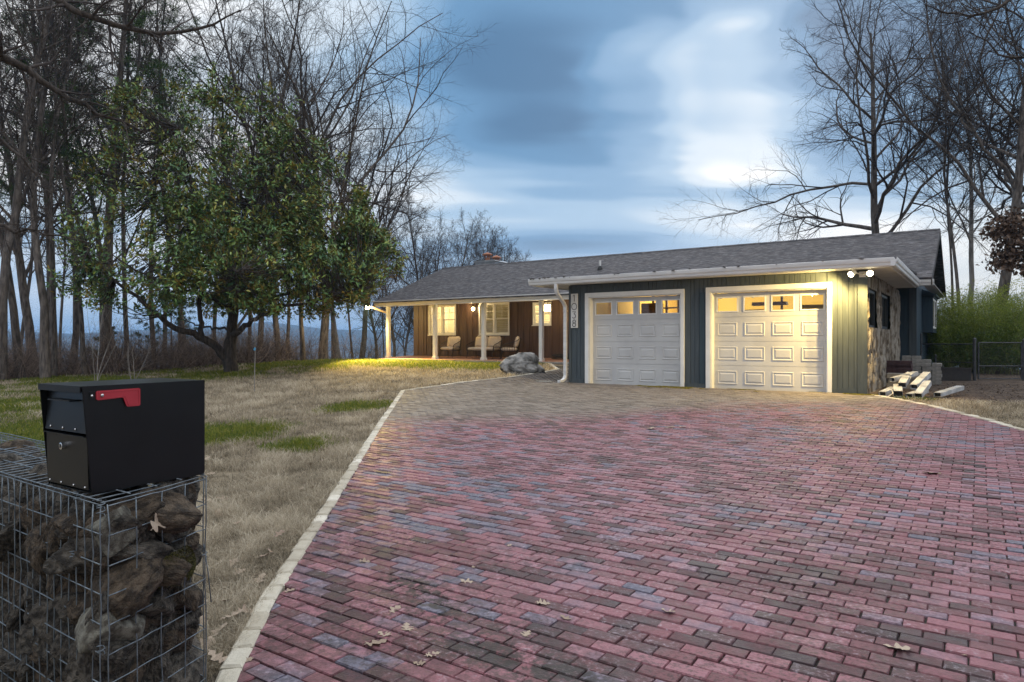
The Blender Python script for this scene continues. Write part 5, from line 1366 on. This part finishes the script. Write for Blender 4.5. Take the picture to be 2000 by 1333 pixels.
# ------------------------------------------------------------------ the magnolia on the lawn edge
def magnolia():
    r = np.random.default_rng(77); dep = 22.6; k = dep/1333
    bx = (447-1000)*k; bz = gz(bx, dep); root = empty('magnolia_tree', (bx, dep, bz)); tag(root, 'spreading evergreen magnolia with glossy dark leaves and rusty undersides on the lawn edge', 'tree')
    def p(px, py, y=0.0): return ((px-447)*k, y, (727-py)*k)
    limbs = [([p(452,732), p(448,700), p(452,660), p(456,600,.1), p(452,520,.2), p(446,430,.1), p(440,320,0), p(434,190,0)], .24, .03),
             ([p(444,702), p(428,675,-.2), p(402,655,-.4), p(372,648,-.7), p(345,625,-1.0), p(326,600,-1.2), p(285,560,-1.5), p(230,505,-1.7)], .15, .025),
             ([p(405,656,-.4), p(404,620,-.4), p(402,560,-.3), p(396,470,-.3), p(380,360,-.2), p(350,250,0)], .09, .02),
             ([p(452,655), p(480,640,-.3), p(510,622,-.6), p(560,606,-1.0), p(640,592,-1.4), p(720,570,-1.6)], .11, .018),
             ([p(455,600,.1), p(500,560,.6), p(570,500,1.2), p(650,430,1.6)], .09, .02),
             ([p(454,560,.1), p(400,500,.8), p(330,430,1.4), p(260,330,1.6)], .08, .018),
             ([p(452,640), p(405,640,.2), p(366,630,.3), p(320,612,.5)], .045, .012),
             ([p(450,540,.1), p(500,440,-.6), p(560,330,-.9), p(600,270,-1)], .07, .015),
             ([p(446,450), p(470,350,.2), p(500,250,.3), p(540,175,.3)], .06, .012),
             ([p(452,610), p(490,590,-1.2), p(520,560,-2.4), p(550,540,-3.4)], .07, .015),
             ([p(452,600), p(430,580,-1.2), p(380,560,-2.4), p(330,520,-3.2)], .07, .015),
             ([p(452,600), p(520,570,1.5), p(620,540,2.6), p(740,520,3.0)], .08, .015),
             ([p(452,590), p(400,560,1.6), p(300,520,2.8), p(200,470,3.2)], .08, .015)]
    A = Soup(); LP = []
    for pts, ra, rb in limbs:
        pts = np.array(pts); n = 18; t = np.linspace(0, len(pts)-1, n); i = np.clip(t.astype(int), 0, len(pts)-2); f = (t-i)[:,None]
        q = pts[i]*(1-f)+pts[i+1]*f
        for _ in range(2): q[1:-1] = (q[:-2]+2*q[1:-1]+q[2:])/4
        q[1:-1] += r.normal(0,.03,(n-2,3)); rr = np.linspace(ra, rb, n); A.tube(q[None], rr[None], 9); LP.append(np.c_[q, rr])
    A.build('trunk', bark_dark, root)
    L = np.concatenate(LP)
    # crown: branch tips through the volume, thinner near the top
    outline = np.array([(158,560),(172,500),(150,440),(188,400),(178,330),(215,300),(205,215),(240,150),(275,160),(300,205),(335,210),(352,165),(392,118),(432,112),(462,150),(478,185),(505,205),(520,160),(560,152),(578,215),(600,262),(640,280),(690,318),(716,372),(722,420),(752,455),(800,530),(806,566),(768,570),(740,582),(690,588),(600,618),(540,612),(440,606),(345,618),(300,600),(262,612),(210,590),(178,600)], float)
    N = 26000; c = np.c_[r.uniform(145,810,N), r.uniform(108,628,N)]; c = c[inside(c[:,0], c[:,1], outline)]
    px, py = c[:,0], c[:,1]
    half = np.interp(py, [110,200,300,400,500,560,625], [.3,1.0,1.6,2.2,2.9,3.1,2.6])
    mid = np.interp(py, [110,300,500,620], [430,410,450,470]); wid = np.interp(py, [110,200,300,400,500,625], [90,190,240,290,325,340])
    half = half*np.sqrt(np.clip(1.05-((px-mid)/wid)**2, .06, 1))
    yy = half*r.uniform(-1, 1, len(px))**1.0; yy = np.sign(yy)*np.abs(yy)
    pos = np.c_[(px-447)*k, yy, (727-py)*k]
    dens = np.interp(py, [110,200,300,380,470,560,620], [.62,.45,.40,.52,.85,1,.7])*np.interp(px, [150,260,330,430,560,800], [.85,.62,.50,.8,1,1])
    cl = vnoise(pos[:,0]*1.15+pos[:,1]*.5, pos[:,2]*1.35+pos[:,1]*.6, 91)*.6+vnoise(pos[:,0]*2.6+pos[:,1], pos[:,2]*2.9-pos[:,1], 92)*.4
    shell = .45+.55*np.abs(yy)/np.maximum(half, .1)
    dens = dens*(1+.55*sstep(330,460,py)*sstep(330,450,px)*(1-.3*sstep(700,800,px)))
    keep = r.random(len(px)) < dens*sstep(.43, .58, cl)*.40*(.5+shell)
    pos = pos[keep]
    # each tip hangs on a thin branch from the nearest limb
    dist = np.linalg.norm(pos[:,None]-L[None,:,:3]+np.array([0,0,.35]), axis=2); nb = L[np.argmin(dist, 1)]
    st = nb[:,:3]; tt = np.linspace(0,1,6)[None,:,None]; sag = (np.sin(np.pi*np.linspace(0,1,6))*.12)[None,:,None]*np.array([0,0,-1.0])
    ln = np.linalg.norm(pos-st, axis=1)[:,None,None]
    P = st[:,None]*(1-tt)+pos[:,None]*tt+sag*ln+r.normal(0,.03,(len(pos),6,3))*np.array([0,1,1,1,1,0])[None,:,None]
    Bk = Soup(); rr = np.linspace(1,.3,6)[None]*np.minimum(.006+.006*ln[:,:,0], .022); Bk.tube(P, rr, 4)
    Bk.build('branches', bark_dark, root)
    # leaf rosettes
    nl = 14; tipd = unit(P[:,-1]-P[:,-3]+np.array([0,0,.25])*ln[:,0])
    C = np.repeat(pos, nl, 0)+r.normal(0,.07,(len(pos)*nl,3))+np.repeat(tipd, nl, 0)*r.uniform(-.22,.12,(len(pos)*nl,1))
    n = len(C); dl = unit(np.repeat(tipd, nl, 0)*.55+r.normal(0,.75,(n,3))); nrm = unit(r.normal(0,.55,(n,3))+np.array([0,0,1.0]))
    S = Soup(); S.add(*leaves(C, dl, nrm, r.uniform(.13,.22,n), r.uniform(.05,.085,n), .18, np.clip(np.repeat(r.normal(.45,.2,len(pos)), nl)+r.normal(0,.2,n), 0, 1), r))
    print('magnolia leaves', n)
    S.build('crown', magnolia_m, root, False)
magnolia()

def pine_proto(seed, Ht, z0, spread, name='pine_tree', tufts=9):
    r = np.random.default_rng(seed); root = empty(name); A = Soup(); T = march(np.zeros((1,3))-[[0,0,.2]], np.array([[.01,.02,1]]), np.array([Ht]), 14, .02, .02, r)
    tr = (np.linspace(1,.1,14)*Ht*.0095)[None]; A.tube(T, tr, 9)
    P1, R1 = grow(T, tr, r, int(Ht*4.2), 7, z0, .99, 78, 10, 0, 0, .28, .06, .03, .25, .008, lens=lambda t: spread*(1-.75*(t-z0)/(1-z0))); A.tube(P1, R1, 5)
    P2, R2 = grow(P1, R1, r, 6, 4, .3, 1.0, 45, 12, .38, .4, .5, .1, .03, .4, .004); A.tube(P2, R2, 3)
    A.build('trunk', bark_m, root)
    E = np.concatenate([P2[:,1:].reshape(-1,3), P1[:,-1]]); E = E[r.random(len(E)) < .85]; m = 26
    C = np.repeat(E, m, 0); n = len(C); d = unit(r.normal(0,1,(n,3))+[0,0,.35]); S = Soup(); S.add(*leaves(C, d, r.normal(0,1,(n,3)), r.uniform(.16,.30,n)*min(1,Ht/10), np.full(n,.020), .1, r=r))
    S.build('crown', needle_m, root, False); return root
pa = pine_proto(41, 21, .30, 3.4)
def put(o, px, dep, sc, yaw, label, cat):
    x = (px-1000)/1333*dep; o.location = (x, dep, gz(x, dep)); o.scale = (sc,)*3; o.rotation_euler = (0,0,yaw); tag(o, label, cat); return o
put(pa, 205, 25.5, 1.0, 1.0, 'tall dark green pine standing among bare trees, nearest the magnolia', 'tree')
put(copy_tree(pa), 105, 29, 1.05, 4.0, 'tall dark green pine deep in the wood, left of the other pine', 'tree')
pb = pine_proto(43, 5.5, .10, 1.7)
put(pb, 335, 31, 1.0, 0, 'small green pine low behind the left limb of the magnolia', 'tree')
put(copy_tree(pb), 205, 36, .8, 2, 'small green pine half hidden behind trunks left of the magnolia', 'tree')

# ------------------------------------------------------------------ evergreen canes behind the fence
def bamboo_proto(seed):
    r = np.random.default_rng(seed); root = empty('bamboo_clump'); n = 34
    st = np.c_[r.normal(0,.42,n), r.normal(0,.35,n), np.full(n,-.1)]
    P = march(st, np.c_[r.normal(0,.16,n), r.normal(0,.16,n), np.ones(n)], r.uniform(1.7,3.4,n), 8, .05, -.02, r); Rr = np.linspace(.012,.003,8)[None].repeat(n,0)
    A = Soup(); A.tube(P, Rr, 4); P2, R2 = grow(P, Rr, r, 15, 4, .12, 1.0, 55, 12, .28, .5, .5, .08, -.02, .4, .0025); A.tube(P2, R2, 3); A.build('canes', cane_m, root)
    E = P2[:,1:].reshape(-1,3); E = np.repeat(E, 7, 0)+r.normal(0,.05,(len(E)*7,3)); m = len(E); d = unit(r.normal(0,1,(m,3))+[0,0,-.25])
    S = Soup(); S.add(*leaves(E, d, r.normal(0,1,(m,3))+[0,0,.8], r.uniform(.08,.16,m), r.uniform(.014,.026,m), .1, np.clip(.2+.25*E[:,2]+r.normal(0,.22,m),0,1), r)); S.build('foliage', bamboo_m, root, False); return root
bp1 = bamboo_proto(51); bp2 = bamboo_proto(52)
bspec = sorted([(1828,23.5,.98),(1862,22.4,.86),(1893,23.8,1.02),(1925,22.2,.90),(1958,23.6,1.05),(1990,22.2,.95),(2030,23.5,1.0),(1845,25.5,1.10),(1912,25.8,1.15),(1975,25.5,1.15)])
for i, (px, dep, sc) in enumerate(bspec):
    o = (bp1 if i % 2 == 0 else bp2) if i < 2 else copy_tree(bp1 if i % 2 == 0 else bp2)
    put(o, px, dep, sc*.88, i*1.3, f'feathery yellow green cane thicket behind the chain fence, {ORD[i]} from the left', 'shrub'); o['group'] = 'cane thickets behind the fence'

# ------------------------------------------------------------------ sapling on the lawn
def sapling():
    r = np.random.default_rng(5); x, y = -5.97, 15.82; root = empty('sapling', (x, y, gz(x, y))); tag(root, 'thin bare sapling with a blue tag tied to its stem on the dry lawn', 'sapling')
    A = Soup(); T = march(np.array([[0,0,-.05]]), np.array([[.0,0,1.0]]), np.array([1.82]), 9, .02, .03, r); tr = np.linspace(.011,.004,9)[None]; A.tube(T, tr, 6)
    P1, R1 = grow(T, tr, r, 5, 6, .55, .98, 55, 10, .26, .4, .6, .12, .10, .4, .0025); A.tube(P1, R1, 4); P2, R2 = grow(P1, R1, r, 3, 4, .3, 1, 40, 12, .5, .3, .7, .12, .05, .5, .002); A.tube(P2, R2, 3)
    A.build('stem', bark_pale, root)
    m = MB(); m.obox((.012,-.015,1.02), (.045,.004,.06), (.1,.3,.2)); m.tube([(0,.012,1.05),(.014,0,1.055),(0,-.014,1.05)], .003, 5); m.build('tag', tag_m, root)
sapling()
def stems():
    r = np.random.default_rng(15)
    for px, dep, hgt, lab in ((190,19.5,2.6,'pair of thin reddish bare stems rising behind the mailbox'),(258,20.0,1.5,'short thin bare stems right of the reddish pair behind the mailbox')):
        x = (px-1000)/1333*dep; root = empty('bare_shrub', (x, dep, gz(x,dep))); tag(root, lab, 'shrub')
        A = Soup(); n = 4; P = march(np.c_[r.normal(0,.05,n), r.normal(0,.05,n), np.full(n,-.05)], np.c_[r.normal(0,.22,n), r.normal(0,.2,n), np.ones(n)], r.uniform(.7,1,n)*hgt, 8, .04, .02, r); Rr = np.linspace(.010,.003,8)[None].repeat(n,0)
        A.tube(P, Rr, 5); P2, R2 = grow(P, Rr, r, 4, 4, .3, 1, 35, 10, .3, .3, .6, .1, .05, .4, .002); A.tube(P2, R2, 3); A.build('stems', bark_pale, root)
stems()

# ------------------------------------------------------------------ undergrowth at the wood's edge
def undergrowth():
    r = np.random.default_rng(33); N = 60000
    px = r.uniform(-160, 800, N); dep = 15+28*r.random(N)**1.0; x = (px-1000)/1333*dep; q = fallq(x, dep)+1.2*(vnoise(x*.5, dep*.5, 61)-.5)
    dn = vnoise(x*.55, dep*.55, 62)
    k = (q > .3) & (q < 13) & (r.random(N) < .10+.55*sstep(.35,.7,dn)) & (SD(x, dep)[0] < -21.6) & (r.random(N) < np.interp(px, [300,520,700], [1,.55,.18])); x, dep = x[k], dep[k]; n = len(x)
    k2 = r.random(n) < 4500/max(n,1); x, dep = x[k2], dep[k2]; n = len(x)
    z = ground_z(x, dep); st = np.c_[x, dep, z-.03]
    P = march(st, np.c_[r.normal(0,.45,n), r.normal(0,.45,n), np.ones(n)], r.uniform(.4,1.9,n), 6, .13, -.01, r, .5); Rr = np.linspace(.010,.003,6)[None]*r.uniform(.5,1.2,(n,1))
    S = Soup(); 
    def add(P, Rr, sd):
        V, F = tubes(P, Rr, sd); S.add(V, F, np.repeat(r.random(len(P)), P.shape[1]*sd))
    add(P, Rr, 3)
    P2, R2 = grow(P, Rr, r, 5, 4, .2, 1.0, 42, 14, .45, .4, .7, .15, .0, .4, .0028); add(P2, R2, 3)
    P3, R3 = grow(P2, R2, r, 3, 3, .2, 1.0, 42, 14, .5, .4, .8, .15, .0, .6, .0022); add(P3, R3, 3)
    tag(S.build('undergrowth', brush_m, None, False), 'tangled brown winter brush along the edge of the wood', 'undergrowth', kind='stuff')
undergrowth()

# ------------------------------------------------------------------ grass
def blades(name, x, y, h, w, rnd, mat, lay, label, r):
    n = len(x); z = ground_z(x, y); a = r.uniform(0, 2*np.pi, n); s = np.c_[np.cos(a), np.sin(a), 0*a]; ln = np.c_[-np.sin(a), np.cos(a), 0*a]*r.normal(0, lay, (n,1))+s*r.normal(0, lay*.6, (n,1))
    b = np.c_[x, y, z-.004]; h = h[:,None]; w = w[:,None]
    up = np.array([0,0,1.0])
    m = b+(up*.62+ln*.45)*h; t = b+(up*.85+ln*1.25)*h
    t[:,2] = np.maximum(t[:,2], b[:,2]+.006)
    V = np.stack([b-s*w/2, b+s*w/2, m+s*w*.38, m-s*w*.38, t], 1).reshape(-1,3); i = np.arange(n)[:,None]*5
    o = npmesh(name, V, [i+np.array([[0,1,2,3]]), i+np.array([[3,2,4]])], mat, {'rnd': np.repeat(rnd, 5)})
    tag(o, label, 'grass', kind='stuff')
def lawn_mask(x, y):
    s, d = SD(x, y)
    left = (s < -.5) & ~inside(x, y, DRIVE) & (segdist(x, y, EDGE_L) > .07) & (fallq(x, y) < .6) & (x < 1.3) & ~((d > 20.5) & (s > -21.1)) & (segdist(x, y, [EDGE_L[-1], wk[0]]) > .1)
    left &= ~((d > 19.6) & (s > -12.6) & (x > .3) & (d-20.45+(.0)*s > -.1))
    right = (x > 5) & ~inside(x, y, DRIVE) & (segdist(x, y, EDGE_R) > .1) & (s > -1.6) & (d < 14.4) 
    return left, right
def grass():
    r = np.random.default_rng(91); N = 1500000
    # sample evenly in depth^p so that the near ground is densest
    dep = 1.7*np.exp(r.random(N)*math.log(30/1.7)); u = r.uniform(-.95, .98, N); x = u*dep; y = dep
    l, rt = lawn_mask(x, y); k = l | rt; x, y = x[k], y[k]; n = len(x)
    p = np.clip(2.2e5/np.maximum(y,2.2)**0/ max(n,1)*1.75, 0, 1); k = r.random(n) < p; x, y = x[k], y[k]; n = len(x); print('grass blades', n)
    s, d = SD(x, y)
    gab = np.hypot(x+1.25, y-2.5)
    clump = .5*vnoise(x*1.6, y*1.6, 71)+.5*vnoise(x*4.5, y*4.5, 72)
    fin = vnoise(x*14, y*14, 73)
    far = sstep(3, 20, y)
    # living green: under the porch lamp, along the wood's edge and in scattered patches
    lineq = fallq(x, y); 
    gn = .6*vnoise(x*.8, y*.8, 75)+.4*vnoise(x*2.6, y*2.6, 76)
    g = sstep(.28,.5, gn)*sstep(-6.5,-4.0, lineq)*sstep(8, 10, y)
    g = np.maximum(g, sstep(-4.4, -3.0, d-20.4)*sstep(-19.0,-12.0,-s)*(s < -12.2)*.95)
    for cx, cy, rad in ((-4.1,9.7,1.1),(-7.2,9.6,2.6),(-10.2,14,2.2),(-2.9,12.6,.9),(-2.7,8.6,.5),(-3.6,6.0,.4),(-9.5,11.5,1.4)): g = np.maximum(g, (1-sstep(rad*.45, rad, np.hypot((x-cx), (y-cy)*.8)+.9*(gn-.5)))*sstep(.18,.42,gn))
    g = np.maximum(g, (1-sstep(.2,.5, np.hypot(x-7.35, (y-12.6)*.7)))*.8*(x > 5)); 
    isg = r.random(n) < g
    h = r.uniform(.035,.085,n)*(.35+1.25*clump)*(1+.35*far)*(.75+.5*fin); w = (.0013+.0011*np.maximum(y-2,0)**.75)*r.uniform(.7,1.3,n)
    rnd = np.clip(-.02+1.05*clump+.40*(fin-.5)+r.normal(0,.17,n)-.05, 0, 1)
    bare = (clump < .38) & (r.random(n) < .75)
    kd = ~isg & ~bare
    blades('dry_grass', x[kd], y[kd], h[kd], w[kd], rnd[kd], dry_grass_m, .75, 'matted straw coloured winter grass on the lawn', r)
    blades('green_grass', x[isg], y[isg], h[isg]*.8+.028, w[isg]*1.35, np.clip(r.normal(.5,.22,isg.sum())+.2*(clump[isg]-.5),0,1), green_grass_m, .5, 'patches of short green grass growing through the dry lawn', r)
    # moss in the joints before the garage
    m = 26000; s = -8.2+6.6*r.random(m); d = 14.95-.55*r.random(m)**1.6; pat = vnoise(s*1.6, d*4, 81)*.6+vnoise(s*6, d*9, 82)*.4; k = (pat > .54) & (s > -6.6); s, d = s[k], d[k]; X, Y = CA*s+SA*d, -SA*s+CA*d; n = len(X)
    if n: 
        a = r.uniform(0,6.28,n); z = ground_z(X, Y)+LOW; hh = r.uniform(.004,.012,n); c = np.stack([np.cos(a), np.sin(a), 0*a],-1)*.010
        V = np.stack([np.c_[X,Y,z]-c, np.c_[X,Y,z]+c, np.c_[X+r.normal(0,.006,n), Y+r.normal(0,.006,n), z+hh]], 1).reshape(-1,3)
        o = npmesh('moss', V, [np.arange(3*n).reshape(-1,3)], MA('joint_moss', [(0,(.09,.085,.01,1)),(1,(.26,.22,.02,1))], .9, 10, .2), {'rnd': np.repeat(r.random(n),3)})
        tag(o, 'yellow green moss growing in the paver joints before the garage doors', 'moss', kind='stuff')
grass()

# ------------------------------------------------------------------ fallen oak leaves
def oak_leaf_mesh(seed):
    r = random.Random(seed); L = 1.0; N = 34; half = []
    lobes = r.choice([3,3,4]); ph = r.uniform(-.1,.1)
    for k in range(N+1):
        t = k/N; env = math.sin(math.pi*min(1, t*1.02)**.85)**.8*.34*(1.0-.15*t)
        lob = .5+.5*math.cos(2*math.pi*(lobes*t+.5+ph)); wdt = env*(.36+.86*lob**.9) if .12 < t < .97 else (.02 if t <= .12 else .03)
        half.append((t, max(wdt, .012)))
    bm = bmesh.new(); cl = r.uniform(.15,.5); tw = r.uniform(-.4,.4); ew = r.uniform(.3,1.1)
    def P(t, w): z = cl*(t-.5)**2+ew*w*w*.9+tw*w*(t-.5)*.9+.05*math.sin(9*t+w*8); return (t-.5, w+.05*math.sin(3*t), z*.55)
    rows = []
    for t, wd in half:
        wl = wd*(1+.18*math.sin(7*t+cl*9)); wr = wd*(1+.18*math.sin(6*t+ew*5))
        rows.append([bm.verts.new(P(t, -wl)), bm.verts.new(P(t, -wl*.5)), bm.verts.new(P(t, 0)), bm.verts.new(P(t, wr*.5)), bm.verts.new(P(t, wr))])
    for a, b in zip(rows[:-1], rows[1:]):
        for i in range(4): bm.faces.new((a[i], a[i+1], b[i+1], b[i]))
    zmin = min(v.co.z for v in bm.verts)
    for v in bm.verts: v.co.z -= zmin-.012
    me = bpy.data.meshes.new('oak_leaf'); bm.to_mesh(me); bm.free(); me.materials.append(leaf_brown)
    a = me.attributes.new('rnd', 'FLOAT', 'POINT'); base = r.uniform(.3,.85); a.data.foreach_set('value', [base]*len(me.vertices))
    me.polygons.foreach_set('use_smooth', np.ones(len(me.polygons), dtype=bool)); return me
def on_ground(px, py):
    z = 0.0
    for _ in range(40):
        dep = (CAM_H-z)*1333/(py-666.5); x = (px-1000)/1333*dep; z = .5*z+.5*(gz(x, dep)+LOW)
    return x, dep
LM = [oak_leaf_mesh(i) for i in range(10)]
def put_leaf(px, py, size, rz, lab=None, tilt=(0,0), zoff=0.0, grp='fallen leaves on the brick driveway', lab0='curled dry brown oak leaf lying on the brick driveway'):
    x, dep = on_ground(px, py); o = link_mesh('oak_leaf', random.choice(LM), None)
    o.location = (x, dep, gz(x, dep)+LOW+zoff); o.scale = (size,)*3; o.rotation_euler = (tilt[0], tilt[1], rz)
    tag(o, lab or lab0, 'leaf', grp)
for px, py, sz, rz in [(772,1192,.085,1.0),(797,1228,.10,1.9),(735,1258,.12,.6),(752,1240,.09,2.6),(845,1280,.075,.4),(820,1296,.065,2.8),(712,1098,.085,.2),(912,1137,.085,2.9),(1060,1180,.085,.1),(1105,1208,.075,2.4),
                       (1030,1240,.07,1.2),(1305,1195,.09,2.2),(1755,1267,.12,2.75),(1822,926,.19,.3),(1272,838,.16,1),(1308,836,.16,.2),(1333,835,.14,2),(995,1066,.045,.8),(925,1108,.035,2),(905,1060,.03,1),(1885,1280,.035,.5),
                       (480,1292,.07,.4),(566,1155,.07,.7),(690,880,.05,1),(1170,905,.05,0),(1130,985,.03,2),(1465,1050,.03,.1),(1535,870,.05,1.4)]:
    put_leaf(px, py, sz, rz, tilt=(random.uniform(-.15,.15), random.uniform(-.15,.15)))
r9 = random.Random(19)
for px, py, sz in [(515,1092,.11),(530,1080,.09),(510,1135,.12),(455,1210,.13),(430,1240,.12),(440,1180,.09),(480,1200,.10),(545,1050,.09),(500,1130,.08),(560,1040,.08),(400,1260,.12),(425,1290,.11),(590,960,.07),(610,955,.06),(468,1120,.08),(520,1000,.07),(395,1220,.1),(630,880,.09),(700,840,.08)]:
    put_leaf(px, py, sz, r9.uniform(0,6.28), 'crumpled brown oak leaf caught in the dry grass by the pale edging', (r9.uniform(-.5,.5), r9.uniform(-.5,.5)), r9.uniform(.0,.03), 'fallen leaves in the dry grass')
for q in range(46):
    yy = r9.uniform(4, 17); xx = -1.35-.09*yy-r9.random()**1.6*(yy*.55)
    o = link_mesh('oak_leaf', LM[r9.randrange(10)], None); o.location = (xx, yy, gz(xx, yy)+r9.uniform(.015,.05)); o.scale = (r9.uniform(.08,.13),)*3; o.rotation_euler = (r9.uniform(-.5,.5), r9.uniform(-.5,.5), r9.uniform(0,6.28))
    tag(o, 'dry brown oak leaf scattered on the open lawn', 'leaf', 'fallen leaves on the open lawn')
# a leaf caught on the end of the cage
lf = link_mesh('oak_leaf', LM[2], None); lf.location = (-1.262, 2.44, .385); lf.scale = (.085,)*3; lf.rotation_euler = (R(75), R(-25), R(68))
tag(lf, 'pale oak leaf stuck upright in the wire at the cage end', 'leaf')
def litter():
    r = np.random.default_rng(18); N = 26000; px = r.uniform(-200, 820, N); dep = r.uniform(14, 30, N); x = (px-1000)/1333*dep; q = fallq(x, dep); k = (q > -.4) & (q < 7) & (SD(x, dep)[0] < -21.5); x, dep = x[k], dep[k]
    s2 = -1.4+5*r.random(2600); d2 = 13.8+6.5*r.random(2600); x2, y2 = CA*s2+SA*d2, -SA*s2+CA*d2
    x = np.r_[x, x2]; dep = np.r_[dep, y2]; n = len(x)
    c = np.c_[x, dep, ground_z(x, dep)+.01+.02*r.random(n)]; d = np.c_[r.normal(0,1,n), r.normal(0,1,n), r.normal(0,.25,n)]
    S = Soup(); S.add(*leaves(c, d, np.array([0,0,1.0])+r.normal(0,.35,(n,3)), r.uniform(.045,.10,n)*np.where(x > 0, .6, 1), r.uniform(.025,.055,n)*np.where(x > 0, .6, 1), .25, r=r)); 
    tag(S.build('leaf_litter', litter_m, None, False), 'brown leaf litter on the floor of the wood and the bare side yard', 'leaf litter', kind='stuff')
litter()

# ------------------------------------------------------------------ evening haze over the valley
def haze():
    m = bpy.data.materials.new('valley_haze'); m.use_nodes = True; t = NT(m.node_tree); t.n.clear(); o = t.new('ShaderNodeOutputMaterial'); v = t.new('ShaderNodeVolumePrincipled')
    v.inputs['Color'].default_value = (.30,.60,1.0,1); v.inputs['Density'].default_value = .00034; v.inputs['Anisotropy'].default_value = 0
    t.l.new(v.outputs[0], o.inputs['Volume'])
    b = MB().box(-4200, 4200, -4200, 4200, -110, 78).build('haze', m); tag(b, kind='stuff', label='thin blue evening haze over the valley', cat='haze')
haze()
